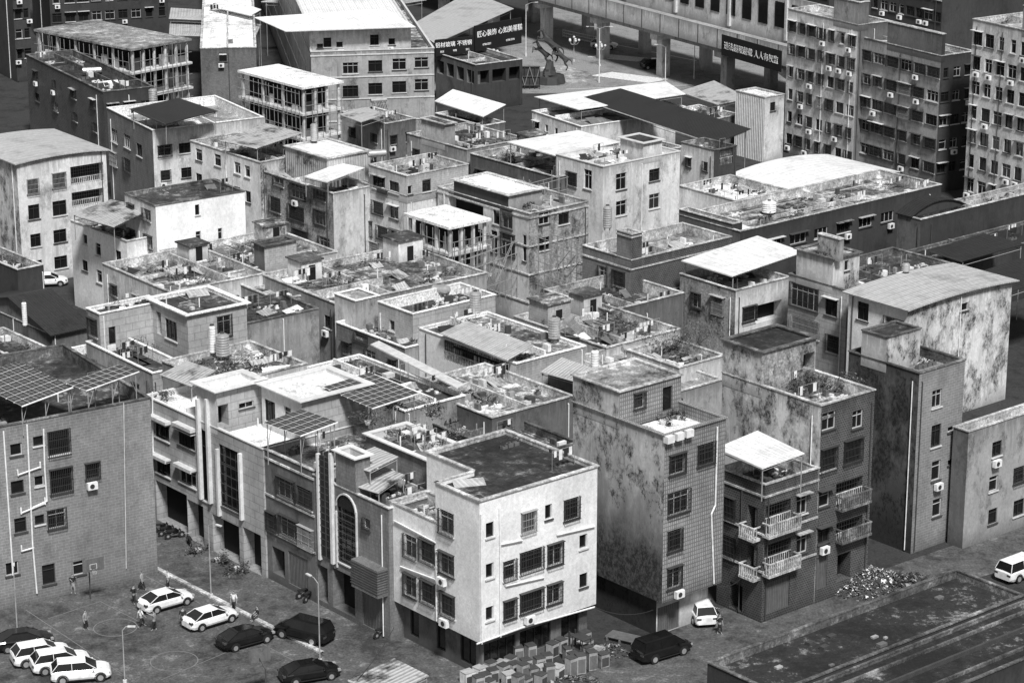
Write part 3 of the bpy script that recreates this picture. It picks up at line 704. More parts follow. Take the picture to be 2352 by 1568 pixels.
wallbox(f4,'L',830,890,1290,1352,1.0,'brick','bay_window')
for k in range(9): wallbox(f4,'L',829,891,1294+k*6,1296+k*6,1.04,'ledge_dark','louvre')
def arch(h,px,py,rpx,name='window_arch'):
    t,z=h.onwall('L',px,py,0);t0,_=h.onwall('L',px-rpx,py,0);r=abs(t0-t);m=MB();g=MB();n=12
    for i in range(n):
        a0=3.1416*i/n;a1=3.1416*(i+1)/n
        A=[(-.15,t+q*math.cos(a),z+q*math.sin(a)) for q,a in ((r,a0),(r+.12,a0),(r+.12,a1),(r,a1))];m.face(A)
        m.face([(0,A[1][1],A[1][2]),(-.15,A[1][1],A[1][2]),(-.15,A[2][1],A[2][2]),(0,A[2][1],A[2][2])])
        g.face([(-.02,t,z),(-.02,t+r*math.cos(a0),z+r*math.sin(a0)),(-.02,t+r*math.cos(a1),z+r*math.sin(a1))])
    o=m.build(name,'ledge',h.root);g.build('pane','glass',o)
arch(f4,797,1170,21)
wallbox(f4,'L',773,775,1172,1300,.15,'ledge','arch_pier');wallbox(f4,'L',819,821,1175,1305,.15,'ledge','arch_pier')
for k in range(8): wallbox(f4,'L',776,818,1180+k*15,1182+k*15,.03,'ledge_dark','mullion')
wallbox(f2,'L',500,504,1030,1180,.3,'villa_band','pilaster');wallbox(f2,'L',552,556,1040,1190,.3,'villa_band','pilaster');wallbox(f2,'L',456,460,915,1140,.35,'villa_band','pilaster');wallbox(f2,'L',477,481,915,1150,.35,'villa_band','pilaster')
for k in range(6): wallbox(f2,'L',506,550,1050+k*22,1052+k*22,.02,'ledge_dark','mullion')
for (a,b,c) in ((352,392,958),(408,450,975),(352,392,1045),(410,450,1068)): wallbox(f2,'L',a,b,c,c+7,.6,'ledge','window_hood')
pipes(f2,'L',[[(350,900),(352,1100)]],0)
# F5
f5=House('white tiled four storey block with dark flat roof at the street corner',(1103,1570),11.4,900,1368,zN=0,wL='tile_white',wR='tile_white',roof='r_mot',cop='ledge',body=False)
t1,_=f5.onwall('L',1000,1140);B1=t1;a5,b5=f5.a,f5.b
WL5=[(1026,1200,32,52,'cn'),(943,1255,26,50),(983,1267,34,50),(1027,1295,32,50,'ca'),(943,1345,26,50),(985,1361,34,50),(1029,1389,32,50,'ca')]
WR5=[(1125,1216,18,34,'n'),(1213,1197,32,46),(1260,1175,16,34,'n'),(1312,1168,34,48),(1125,1310,18,34,'n'),(1170,1308,28,44),(1220,1286,52,48),(1274,1272,34,50),(1340,1243,18,32,'n'),(1125,1408,18,32,'n'),(1170,1399,28,44),(1220,1379,52,46,'ca'),(1272,1362,32,46),(1340,1332,18,32,'n')]
f5.block(0,0,a5,B1,3.3,14.6,par=.3,roof='r_black',cop='coping',WL=[w for w in WL5 if w[0]>1000],WR=WR5,cap=.12,skip='b',clut=1)
m=MB();m.box(-.12,B1-.23,14.6,3.62,B1+.03,14.7);m.build('coping','coping',f5.root);m=MB();m.face([(0,B1,10),(3.62,B1,10),(3.62,B1,14.6),(0,B1,14.6)]);m.face([(.2,B1-.2,14.3),(3.6,B1-.2,14.3),(3.6,B1-.2,14.6),(.2,B1-.2,14.6)]);m.build('wall','tile_white',f5.root)
f5.block(0,B1+.02,3.6,b5-B1-.02,3.3,11.4,par=.8,WL=[w for w in WL5 if w[0]<1000],cop='coping',clut=2)
f5.block(3.62,B1,a5-3.62,b5-B1,3.3,14.6,par=.3,roof='r_black',cop='coping',cap=.12,skip='f',clut=1)
f5.block(.9,.9,a5-1.,b5-1.,0,3.2,wL='mid',wR='mid',par=.05,gl=(3,1,1.6,2.3,'d'),gr=(3,1,2.6,1.9,'d'))
pipes(f5,'R',[[(1148,1165),(1150,1300),(1150,1462)],[(1105,1180),(1107,1478)],[(1095,1478),(1200,1440),(1366,1393)],[(1150,1250),(1200,1240)],[(1280,1228),(1366,1208)],[(1162,1345),(1250,1325)]])
pipes(f5,'L',[[(905,1195),(1000,1245)],[(920,1300),(1000,1330)],[(1002,1260),(1003,1425)]])
s1=House('slender stained tower house with roof terrace and tiled front',(1518,1475),17.,1313,1655,zN=0,ang=40,wL='stain_low',wR='tile_rib',roof='r_light',cop='tile_rib',body=False)
s1.block(0,0,s1.a,s1.b,3.3,17.,par=1.,cap=.15,pipes=0,clut=1,WR=[(1555,1065,36,46),(1621,1042,38,48),(1558,1153,48,52,'c'),(1549,1240,32,48),(1548,1325,32,48,'ca')])
s1.block(.6,1.2,s1.a-.9,s1.b-1.3,0,3.28,wL='stain_dark',wR='pale',par=.02,WR=[(1528,1425,64,70,'g')])
s1.vol((1425,900),19.2,1313,1558,par=.2,roof='r_mid',cop='coping',wL='stain',wR='tile_rib',WR=[(1468,920,24,36,'c'),(1533,915,22,55,'d')],cap=.15)
pipes(s1,'R',[[(1648,980),(1643,1160),(1634,1180),(1640,1340)]])
for k in range(3): wallbox(s1,'R',1524+k*22,1540+k*22,998-k*7,1014-k*7,.5,'ac','air_conditioner')
h24=House('dark tiled house with curved balconies under a ribbed metal roof',(1748,1430),11.6,1645,1870,zN=0,wL='tile_dark',wR='tile_dark',roof='r_dark',cop='coping',par=1.,bands=True,clut=8,
 WL=[(1672,1165,36,50),(1672,1255,36,50),(1728,1190,24,56,'v'),(1728,1280,24,56,'v'),(1690,1370,30,60,'v')],WR=[(1785,1180,62,52,'b'),(1842,1158,24,44,'h'),(1785,1270,62,52,'b'),(1842,1247,24,44,'h'),(1785,1365,56,70,'g')])
h23=House('tall stained apartment house with planted terrace and balcony stack',(1870,1386),16.8,1648,1990,zN=0,wL='stain',wR='tile_dark',roof='r_mot',cop='coping',par=1.,bands=False,clut=10,
 WR=[(1898,968,42,40,''),(1970,962,24,40,''),(1898,1055,44,50,'c'),(1958,1035,40,52,'c'),(1950,1125,60,48,'b'),(1892,1145,26,36,'h'),(1950,1215,60,48,'b'),(1892,1228,26,36,'ha'),(1870,1320,60,72,'g'),(1938,1300,30,60,'v')])
h23.vol((1757,808),19.6,1648,1885,par=.15,roof='r_black',cop='coping_dark',wL='stain',wR='tile_old',cap=.2,WR=[(1860,830,30,40,'v')])
def balcony(h,face,px0,px1,py,d=1.1,hh=1.0,mat='ledge',rail='ledge'):
    t0,z=h.onwall(face,px0,py,0);t1,_=h.onwall(face,px1,py,0)
    if t0>t1:t0,t1=t1,t0
    m=MB()
    def bx(a,b,c,e,f,g):
        if face=='R':m.box(a,-e,f,b,-c,g)
        else:m.box(-e,a,f,-c,b,g)
    bx(t0,t1,.003,d,z-.2,z);o=m.build('balcony',mat,h.root);m=MB();bx(t0,t1,d-.12,d,z+hh-.1,z+hh)
    k=t0
    while k<t1: bx(k,k+.09,d-.1,d-.02,z,z+hh-.1);k+=.22
    for k in (t0,t1-.1): bx(k,k+.1,.003,d-.12,z+hh-.1,z+hh);bx(k,k+.09,d*.5,d*.55,z,z+hh-.1)
    m.build('balustrade',rail,o)
for y in (1225,1315): balcony(h24,'R',1750,1822,y+2,.8,mat='coping',rail='coping');balcony(h24,'L',1712,1747,y-3,.8,mat='coping',rail='coping')
for y in (1165,1240): balcony(h23,'R',1918,1985,y,.8,mat='coping_dark',rail='coping_dark')
h21=House('dark grime covered tower with a narrow tiled end wall',(2112,858),16.,1950,2217,wL='stain_dark',wR='tile_grey',roof='r_mid',cop='coping_dark',par=.8,
 WR=[(2152,915,22,40,''),(2150,1000,22,50,''),(2150,1080,20,44,'a'),(2152,1165,20,40,''),(2185,985,16,12,''),(2185,1060,16,12,'')])
h21.vol((1955,800),18.2,1897,2030,par=.2,roof='r_dark',wL='pale',wR='stain',ox=.2)
h22=House('low mottled grey block at the right edge behind the dark tower',(2225,992),10.5,2190,2560,wL='grey_dark',wR='grey',roof='r_mot',cop='coping',clut=8,WR=[(2290,1030,22,34,'na'),(2282,1110,20,34,'n'),(2280,1185,20,34,''),(2340,1090,24,36,'c'),(2340,1165,24,36,'')])
h20=House('big house with curved ribbed metal roof and peeling side wall',(2085,712),12.2,1950,2325,wL='tile_white',wR='stain',roof='r_dark',cop='coping',par=.1,WL=[(1982,715,26,42,'n'),(2053,755,44,50,'ca'),(2030,840,50,40,'c')],WR=[(2215,705,18,18,'')],clut=0)
vaultroof(h20,12.2,.35,'V','metal_grey','stain',12,.5)
h19=House('pale fronted house with barred windows and a square tank tower',(1946,668),11.5,1812,2185,wL='villa',wR='grey',roof='r_dark',cop='coping_dark',par=.7,WL=[(1848,682,64,54,'c'),(1909,706,28,40,'h'),(1850,752,64,40,'c'),(1912,790,28,40)],clut=11)
h19.vol((1927,592),14.3,1843,1975,par=.1,roof='r_mid',wL='pale',wR='stain',cap=.25,WR=[(1945,610,10,24,'')]);h19.vol((1893,560),16.4,1843,1938,z0=14.2,par=.4,wL='stain',roof='r_dark',cop='coping')
h18=House('mottled two storey house under a bright flat metal roof',(1690,668),9.5,1562,1815,wL='tile_old',wR='pale',roof='r_mid',WL=[(1600,690,20,34,'c'),(1650,702,26,40,'ch')],WR=[(1720,720,30,34,'c'),(1765,715,60,40,'v')],clut=8)
h17=House('dotted tile building with a stair tower behind bamboo scaffolding',(1450,598),11.5,1338,1680,wL='tile_mid',wR='tile_dark',roof='r_mid',cop='coping',par=1.,bands=True,WL=[(1385,632,20,40,'c'),(1422,640,28,36,'c')],clut=10)
h17.vol((1432,548),14.2,1390,1483,par=.3,wL='tile_mid',wR='tile_dark',roof='r_mid')
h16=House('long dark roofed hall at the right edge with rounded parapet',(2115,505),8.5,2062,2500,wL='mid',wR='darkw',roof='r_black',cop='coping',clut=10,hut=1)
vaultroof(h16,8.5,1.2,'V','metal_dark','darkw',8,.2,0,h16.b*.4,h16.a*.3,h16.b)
h16b=House('low black ribbed annex in front of the rounded parapet hall',(2160,610),6.5,2060,2500,wL='darkw',roof='metal_dark',cop='coping_dark',clut=6,par=.3)
canopy('black sheet roof sloping beside the dark ribbed annex',[(2200,640),(2290,680),(2500,610),(2400,575)],[8,8,9,9],'metal_dark',True)
canopy('grey sheet roof above the dark annex at the right edge',[(2130,575),(2210,600),(2352,560),(2260,535)],[8,8,8.6,8.6],'metal_dark',True)
h15=House('long low building with cracked flat roof behind the scaffolded block',(1700,532),8.,1560,2162,wL='mid',wR='darkw',roof='r_mot',cop='coping',par=.9,clut=16,gr=(9,1,2.2,1.2,''))
h15.vol((1640,525),8.6,1503,1705,z0=0,par=.6,roof='r_dark')
h12b=House('low walled yard house with bleached white roof beside the vault',(1690,462),6.5,1560,1808,wL='white',roof='r_light',cop='coping',clut=10,par=1.0)
h12=House('small square concrete hut house with dark balcony side',(1640,346),9.5,1565,1692,wL='pale',wR='darkw',roof='r_mid',cop='coping_dark',gl=(2,1,.8,1.2,'c'),WR=[(1668,360,30,34,'b')])
h11=House('neat light rendered house with rubble strewn white roof',(1385,384),11.,1278,1562,wL='white',wR='pale',roof='r_light',cop='ledge',par=.6,WL=[(1314,412,22,32,'c'),(1350,412,18,44,'')],WR=[(1427,417,24,38,'n'),(1503,402,24,28,'n'),(1427,478,24,34,'n'),(1503,462,24,34,'n')],clut=14)
h11.vol((1487,332),12.9,1425,1530,par=.1,roof='r_dark',wL='pale',cap=.3)
h10=House('brown walled house carrying a white metal canopy and vines',(1278,408),8.8,1080,1425,wL='mid',roof='r_mot',cop='coping',gl=(4,2,1.3,1.2,'c'),clut=10,hut=1)
h9=House('flat roofed house with a square stair hut and rubble covered roof',(1072,345),9.,935,1210,wL='grey',roof='r_dark',cop='coping',gl=(3,2,1.2,1.2,'c'),clut=18)
h9.vol((992,292),11.5,938,1045,par=.2,roof='r_dark',wL='pale',wR='grey',cap=.25)
h7=House('scaffolded block with white roof slabs and a water heater',(1215,492),12.6,1005,1352,wL='pale',wR='tile_old',roof='r_mid',cop='coping',par=.5,bands=True,WL=[(1140,490,14,50,''),(1165,500,24,50,'c'),(1135,555,14,50,''),(1168,562,30,50,'c'),(1070,475,80,46,'v'),(1070,540,80,46,'v'),(1205,570,8,60,'')],WR=[(1250,500,24,30,'n'),(1295,500,24,30,'n'),(1250,560,24,30,'n')],clut=10)
h7.vol((1125,458),14.,1000,1245,par=.05,roof='r_light',wL='darkw',wR='grey',cap=.3)
fb7=frame_building('open concrete frame with leaning bamboo poles left of the scaffolded block',(1032,520),[5,8.2,11.2],935,1120,nc=3)
h6=House('four storey house with water heater and caged windows in the middle',(935,451),12.,762,1075,wL='pale',wR='pale',roof='r_mid',cop='coping',par=.8,WL=[(780,442,16,28,'n'),(833,480,26,28,'ca'),(868,478,24,30,'c'),(808,450,16,28),(780,500,18,30),(835,520,40,34,'c'),(878,535,24,30,'c'),(908,545,20,30,'ha'),(780,550,18,30),(850,570,40,34,'c'),(905,488,20,30,'h'),(880,430,20,26)],WR=[(980,500,26,30,'n')],clut=7)
h6.vol((937,408),14.3,842,1075,par=.7,roof='r_mid',wL='pale',wR='tile_pale',WL=[(905,430,22,26,'n'),(870,420,28,30,'h')],WR=[(980,426,20,28,'n'),(940,437,14,20,'')],clut=8)
h5=House('decayed tile house with peeling walls and rooftop sheet metal room',(765,445),11.8,598,905,wL='tile_old',wR='pale',roof='r_mid',cop='coping',WL=[(640,410,22,34,'c'),(685,440,34,34,'ca'),(735,445,24,30,'c'),(632,470,24,34,'c'),(680,490,36,34,'c'),(735,500,24,34,'c'),(640,525,24,32,'c'),(690,545,34,34,'c'),(745,560,24,30,'c')],clut=10)
h5.vol((752,365),14.6,655,893,par=.05,roof='metal',wL='metal_old',wR='metal_grey',cap=.2)
h4=House('narrow white sided house with a glass rooftop canopy',(597,374),13.,437,712,wL='white',wR='stain',roof='r_mid',cop='coping',par=.9,WL=[(457,356,14,26,''),(500,368,14,26,''),(545,386,14,26,'n'),(568,394,12,26,''),(457,412,14,26,''),(500,425,14,26,''),(545,442,14,26,''),(570,452,12,26,''),(457,470,14,26,''),(500,480,14,26,''),(545,500,14,26,'')],gr=(2,3,1.6,1.3,'c'),clut=9)
h3=House('five storey house with gently curved sheet metal roof at the left edge',(38,378),14.3,-80,243,37,wL='stain',wR='pale',roof='r_dark',cop='coping',par=.1,bands=False,WR=[(75,428,26,34,'c'),(135,414,30,34,'c'),(78,487,26,34,'n'),(137,478,32,34,'n'),(82,552,24,30,'n'),(138,542,30,30,'n'),(85,612,24,28,'n'),(140,602,30,28,'n'),(200,400,76,44,'b'),(202,455,74,36,'b'),(200,520,60,34,'n')],clut=0)
vaultroof(h3,14.3,.35,'V','metal_grey','grey',10,.4)
h2=House('house with pale parapet band and black rooftop canopy on the left',(350,300),12.,246,605,30,wL='tile_mid',wR='pale',roof='r_mid',cop='coping_light',par=1.2,WL=[(262,312,14,30,''),(292,325,14,30,''),(262,365,14,30,'c'),(292,380,14,30,'c'),(320,345,12,28,'')],gr=(5,3,1.8,1.3,'c'),clut=11)
h1=House('dark flat roofed building with dotted tile wall and a roof tank',(237,212),12.,60,352,30,wL='tile_dark',wR='darkw',roof='r_black',cop='coping_dark',gl=(4,2,1.4,1.2,'c'),gr=(3,3,1.3,1.2,'c'),clut=10)
h8=House('blank white walled block with dark roof and few narrow windows',(357,474),13.6,286,562,36,wL='pale',wR='blank',roof='r_dark',cop='coping_dark',par=.3,pipes=0,clut=3,WL=[(302,482,14,26,'c'),(338,494,16,26,'c'),(303,541,14,28,'c'),(342,556,16,30,'ca'),(308,605,14,26,'c'),(345,615,16,24,'c')],WR=[(453,482,10,24,''),(456,547,12,32,''),(506,540,10,32,'')])
h8b=House('low white house with an open covered roof terrace beside the blank block',(291,555),9.8,162,372,40,wL='blank',wR='white',roof='r_dark',cop='coping',par=.9,pipes=0,WL=[(195,550,10,22,''),(225,573,12,28,''),(272,588,12,24,''),(195,610,12,24,''),(228,635,12,28,''),(275,650,12,24,'')],clut=10)
a4=House('tan four storey office block with long rows of windows',(714,120),13.,596,997,9,wL='pale',wR='grey',roof='r_mot',cop='ledge',par=.6,bands=True,WR=[(805,157,36,26,'n'),(862,152,32,26,'n'),(917,148,32,26,'n'),(968,144,32,24,'n'),(805,210,36,26,'n'),(862,204,32,26,'n'),(917,200,32,26,'n'),(968,195,32,26,'n')],pipes=0,clut=3)
a4.vol((714,85),16.,600,955,oy=1.4,par=.05,roof='metal',wL='pale',wR='pale',WR=[(735,106,14,10,'n'),(752,98,18,22,''),(860,92,20,24,''),(900,96,16,16,'a'),(780,103,16,14,'a')])
canopy('wide ribbed metal roof over the top floor of the office block',[(655,72),(955,62),(885,20),(583,40)],[16.2,16.2,17.2,17.2],'metal',False)
a3=House('small dark brick house with white roof beside the office block',(460,112),9.,437,588,6,wL='brick',wR='brick',roof='r_light',cop='coping',WR=[(512,132,18,20,'na')],pipes=1)
a2=frame_building('unfinished open sided building with bamboo props and angular white roof',(302,112),[6,9.6,13],84,433,47,nc=5,roof='r_mid')
a3b=frame_building('unfinished frame building with white slab roof in the middle distance',(695,200),[5,8.4,12],552,782,40,nc=3)
a3c=House('small house with sheet metal lean-tos below the office block',(885,285),9.,785,955,wL='grey',wR='mid',roof='r_dark',gl=(2,2,1,1.2,'c'),gr=(2,2,1,1.2,'c'),clut=8)
canopy('pale sheet lean-to left of the small house with solar heater',[(780,262),(830,280),(885,262),(838,245)],[10,10,10.4,10.4],'metal_old',True)
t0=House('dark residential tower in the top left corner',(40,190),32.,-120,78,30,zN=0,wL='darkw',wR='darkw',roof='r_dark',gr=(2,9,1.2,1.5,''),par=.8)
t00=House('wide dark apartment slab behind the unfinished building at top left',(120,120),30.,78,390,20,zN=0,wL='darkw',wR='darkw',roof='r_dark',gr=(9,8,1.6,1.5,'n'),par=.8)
t1=House('grey seven storey block with closely spaced windows, leftmost of the tall trio',(1958,395),20.,1800,2030,33,zN=0,wL='pale',wR='mid',roof='r_mid',gl=(7,6,1.3,1.5,'c'),par=.8,bands=False,pipes=2)
t1.vol((1960,20),23.,1870,2030,wL='grey',roof='r_dark')
t2=House('broad stained apartment block in the middle of the tall trio',(2146,445),18.2,1963,2222,33,zN=0,wL='grey',wR='darkw',roof='r_dark',gl=(6,5,2.2,1.4,'c'),gr=(3,5,1.2,1.3,''),par=.8,clut=9)
t2.vol((2100,85),21.,1985,2130,wL='grey_dark',roof='r_dark')
t3=House('pale tall apartment block at the right edge with vertical bays',(2345,510),24.,2212,2500,33,zN=0,wL='pale',wR='grey',roof='r_mid',gl=(5,7,1.3,1.7,''),par=.8,bands=False,pipes=3)
t3.vol((2330,30),27.,2290,2420,wL='grey')
t4=House('far dark blocks behind the tall trio at top right',(2150,300),25.,1990,2500,33,zN=0,wL='darkw',wR='darkw',roof='r_dark',gl=(8,6,1.5,1.4,''))
t5=House('far dark house beyond the viaduct barrier',(1900,120),15.,1780,2200,33,zN=0,wL='darkw',roof='r_dark',gl=(6,4,1.5,1.4,''))
# middle roofs
c4=House('low house with grey tiled gable roof at the left edge',(120,770),3.5,-60,205,40,wL='mid',roof='tileroof',par=.05,clut=0)
vaultroof(c4,3.5,2.2,'U','tileroof','mid',2,.4)
c4b=House('dark low sheds at the left edge below the tiled roof',(110,860),4.,-80,200,40,wL='darkw',roof='r_dark',clut=12)
c4c=House('dark small house beside the parked white car on the left',(40,620),6.,-60,100,40,wL='darkw',roof='r_dark',clut=6)
c5=House('flat roofed house with stepped parapets left of centre',(390,672),9.5,235,612,38,wL='pale',wR='pale',roof='r_mot',cop='coping',clut=14,par=.9,gr=(4,2,1.4,1.3),gl=(3,2,1.2,1.2),hut=1)
c1=House('pale rendered villa with a planted terrace',(350,858),9.,198,432,38,wL='grey',wR='villa',roof='r_dark',cop='coping_light',par=.9,clut=4,gl=(2,2,1.5,1.3,'c'))
c1t=House('pale square corner tower of the villa with mottled flat roof',(430,724),12.4,342,566,38,wL='villa',wR='villa',roof='r_dark',cop='coping_light',par=.3,body=False)
c1t.block(0,0,c1t.a,c1t.b,0,12.4,par=.3,cap=.35,clut=3,WL=[(393,758,26,44,'n'),(365,742,10,50,'v')],WR=[(515,748,32,48,'c')])
c1b=House('rear wing of the pale villa with dark flat roof and corner window',(228,722),12.,198,372,38,wL='grey',wR='villa',roof='r_dark',cop='coping_light',par=.3,WL=[(214,752,18,40,'c')],WR=[(258,770,16,40,'d')],clut=5)
c3=House('small brick house with arched window at the foot of the villa',(210,868),8.,100,346,38,wL='brick',wR='brick',roof='r_mid',cop='coping_light',par=.8,WL=[(188,830,22,60,''),(130,850,30,30,'')],clut=6)
c2=House('windowless mottled concrete house with dark roof',(566,744),9.6,480,732,38,wL='stain_dark',wR='grey',roof='r_dark',cop='coping_dark',par=.3,clut=6)
c6=House('long low roof with slatted trays and a tile stair hut',(640,690),8.8,500,800,38,wL='grey',wR='grey',roof='r_dark',cop='coping',clut=9)
c6.vol((607,566),11.6,568,697,par=.2,roof='r_dark',wL='mid',wR='tile_pale',cap=.25,cop='coping_dark')
for i in range(9):
    m=MB();q=c6.at(592+i*13,628-i*2.,8.05);m.box(q.x,q.y,8.02,q.x+.12,q.y+3.,8.5);m.build('drying_tray','darkw',c6.root)
c6b=House('wide mottled roof house in the centre with weathered parapet',(775,700),9.4,600,1118,38,wL='grey',wR='grey',roof='r_mot',cop='coping',par=.7,clut=22,gl=(4,1,1.3,1.3),gr=(6,1,1.3,1.3),hut=2)
c6c=House('flat dark roof house behind the tile stair hut',(505,632),9.,368,775,38,wL='pale',wR='pale',roof='r_mot',cop='coping',par=.6,clut=15,hut=1)
c7=House('house with a sunken dark roof and pale stair block in the centre',(948,722),11.,868,1138,40,wL='tile_pale',wR='villa',roof='r_dark',cop='coping_light',par=1.,WL=[(900,748,12,24,'')],clut=5)
c7b=House('lower wing with pale cornice left of the sunken roof house',(930,800),8.6,772,1000,40,wL='tile_mid',wR='grey',roof='r_mot',cop='coping_light',par=.7,WL=[(830,770,30,30,'c')],clut=8,gl=(3,1,1.3,1.3))
c7c=House('cubic pale stair block beside the sunken roof',(816,692),11.,768,872,40,wL='pale',wR='grey',roof='r_mid',cop='coping_light',par=.1,clut=0,pipes=0)
c8=House('light tiled house with laundry balcony under a pale canopy',(1186,836),10.3,962,1345,40,wL='tile_white',wR='tile_pale',roof='r_mot',cop='coping_light',par=.25,WL=[(1095,828,150,50,'b')],clut=11)
c9=House('broad weathered roof house right of the cylindrical tanks',(1392,800),9.2,1180,1562,40,wL='pale',wR='pale',roof='r_mot',cop='coping',par=.8,clut=22,hut=2,gl=(3,1,1.2,1.2),gr=(3,1,1.3,1.3))
c9b=House('flat roof house with deep parapet below the bamboo scaffolding',(1400,715),9.,1250,1570,40,wL='grey',wR='mid',roof='r_dark',cop='coping',par=1.2,clut=10)
c15=House('house with solar heater and stained roof behind the slender tower',(1470,925),9.,1240,1660,40,wL='mid',wR='grey',roof='r_mid',cop='coping',par=.7,clut=14,gl=(3,1,1.3,1.2))
c15b=House('house with a vine covered roof terrace near the stained tower',(1560,845),9.8,1440,1665,40,wL='pale',wR='pale',roof='r_mid',cop='coping',par=.9,clut=14)
c11=House('long flat roofed building with a bright white side strip',(930,945),10.2,690,1068,40,wL='grey',wR='grey',roof='r_dark',cop='coping_light',par=.3,clut=14)
c10=House('old house with white walled stair room and corrugated lean-to',(500,885),11.6,372,705,40,wL='grey',wR='pale',roof='r_mot',cop='coping',par=.6,clut=16,hut=0)
c14=House('low dark roof with bleached patches beside the slender tower',(1195,1055),8.4,940,1330,40,wL='darkw',wR='darkw',roof='r_mot',cop='coping_dark',par=.7,clut=14)
c14b=House('long patched roof behind the rooftop garden',(1130,960),9.6,930,1316,40,wL='mid',wR='mid',roof='r_mot',cop='coping',par=.6,clut=16)
c16=House('long low building with lichen covered roof in the bottom right corner',(1780,1592),4.6,1625,2352,40,wL='darkw',wR='darkw',roof='r_lichen',cop='coping_dark',par=.6,clut=0,pipes=0)
c17=House('dark ribbed roof building in the extreme bottom right corner',(2000,1660),4.2,1830,2700,40,wL='darkw',wR='darkw',roof='r_lichen',cop='coping_dark',par=.25,clut=0,pipes=0)
for k in range(3): m=MB();y=c17.b*(.2+.3*k);m.box(.3,y,3.96,c17.a-.3,y+.2,4.2+.1*(k%2));m.build('roof_rib',('coping_dark','ledge_dark')[k%2],c17.root)
rr=random.Random(4)
for k in range(9): m=MB();x=rr.uniform(2,c16.a-3);y=rr.uniform(1,c16.b-1.5);m.box(x,y,4.0,x+rr.uniform(.2,.8),y+rr.uniform(.2,.5),4.0+rr.uniform(.1,.3));m.build('roof_box',('wood','ledge_dark','grey')[k%3],c16.root)
# sheds
vault('bright white low vaulted warehouse roof in the middle distance',(1830,448),4.2,1672,2060,.8,40,'V','metal','pale',14,.3)
sw=House('white walled workshop with a curved end behind the plaza',(1335,292),4.6,1222,1600,33,wL='white',wR='pale',roof='r_mid',cop='coping_light',par=.3,clut=8,gl=(5,1,1.,1.,'a'))
canopy('long pale shed roof of the white walled workshop',[(1228,222),(1330,252),(1575,216),(1530,187)],[6,6,6.6,6.6],'metal',True)
canopy('debris covered sheet roof beside the long dark shed',[(1560,210),(1650,240),(1720,225),(1640,185)],[6,6,6.5,6.5],'metal_old',True)
sh=House('white ribbed metal clad box shed',(1757,225),9.,1690,1802,38,wL='metal',wR='pale',roof='r_light',par=.2,WR=[(1775,245,12,20,'n')],clut=0,pipes=0)
canopy('long dark corrugated shed roof with a white edge',[(1328,226),(1640,330),(1725,296),(1425,203)],[6,6,7.4,7.4],'metal_dark',True)
canopy('white corrugated roof of the shed by the plaza',[(998,232),(1110,268),(1162,240),(1040,205)],[5,5,6,6],'metal',True)
House('low workshop under the white corrugated roof',(1110,290),4.,1000,1160,wL='mid',roof='r_dark',clut=3)
House('debris covered low roof beside the dark shed',(1640,275),5.,1545,1700,wL='mid',roof='r_mot',clut=16)
House('narrow mottled roof under the far end of the dark shed',(1500,352),5.5,1420,1570,wL='grey',roof='r_mot',clut=10)
canopy('white metal canopy on the brown walled house',[(1165,326),(1275,357),(1424,326),(1328,299)],[10.9,10.9,11.2,11.2],'metal',True,8)
canopy('bright flat metal roof over the mottled two storey house',[(1565,598),(1682,634),(1846,578),(1740,541)],[11.,11,11.3,11.3],'metal',True,8.7,flip=True)
canopy('ribbed metal terrace roof beside the slender tower',[(1645,1028),(1752,1075),(1848,1040),(1740,988)],[13.4,13.4,13.9,13.9],'metal',True,10.6,flip=True)
canopy('pale canopy above the laundry balcony',[(1012,764),(1166,826),(1226,792),(1072,736)],[10.9,10.9,11.5,11.5],'metal_grey',False,10)
canopy('glass panelled canopy on the white sided house',[(512,322),(590,340),(695,305),(610,283)],[14.6,14.6,14.9,14.9],'metal_old',True,12.2)
canopy('black tarpaulin canopy on the house with pale parapet',[(300,250),(380,285),(500,255),(410,225)],[13.6,13.6,14,14],'metal_dark',True,11)
canopy('light metal sheet over the decayed tile house terrace',[(698,405),(752,418),(838,385),(780,374)],[13.4,13.4,13.7,13.7],'metal',True,11)
canopy('sheet metal cover over the low white house terrace',[(165,490),(262,520),(352,478),(255,458)],[12.,12,12.3,12.3],'metal_old',True,9)
canopy('small ribbed metal roof left of the solar heater house',[(1242,852),(1325,875),(1362,845),(1290,820)],[9.8,9.8,10.2,10.2],'metal_grey',True,6)
canopy('torn sheet roof at the left of the old stair room house',[(368,858),(440,885),(495,850),(430,828)],[12.4,12.4,12.8,12.8],'metal_old',True,11)
canopy('narrow white metal strip roof beside the long flat building',[(852,790),(1050,890),(1068,882),(870,782)],[11.3,11.3,11.3,11.3],'ledge',False,10)
canopy('translucent sheet over the ornate house terrace',[(775,1058),(850,1080),(915,1048),(860,1025)],[12.9,12.9,13.2,13.2],'metal_old',True,10.4)
canopy('broken skylight sheets in the ornate house courtyard',[(800,1108),(870,1130),(930,1090),(880,1070)],[11.6,11.6,11.9,11.9],'metal_old',True,10.4)
canopy('corrugated lean-to roof of the bottom street shed',[(800,1560),(880,1600),(985,1550),(905,1510)],[3,3,3.2,3.2],'metal_old',True)
canopy('flat white hall roof at the top left of the office block',[(388,80),(586,86),(600,56),(390,48)],[7,7,7,7],'metal_grey',True)
canopy('grey strip of hall roof at the very top left',[(388,42),(480,46),(520,26),(392,18)],[8,8,8,8],'metal_grey',True)
canopy('bright arched market roof piece above the hall',[(480,14),(575,36),(600,22),(530,-2)],[9,9,10,10],'metal',True)
canopy('long grey market roof behind the office block',[(600,4),(900,12),(980,0),(680,-16)],[9,9,10,10],'metal_grey',True)
canopy('long grey shed roof behind the shop sign board',[(940,60),(1000,100),(1180,20),(1080,-20)],[8,8,8,8],'metal_grey',True)
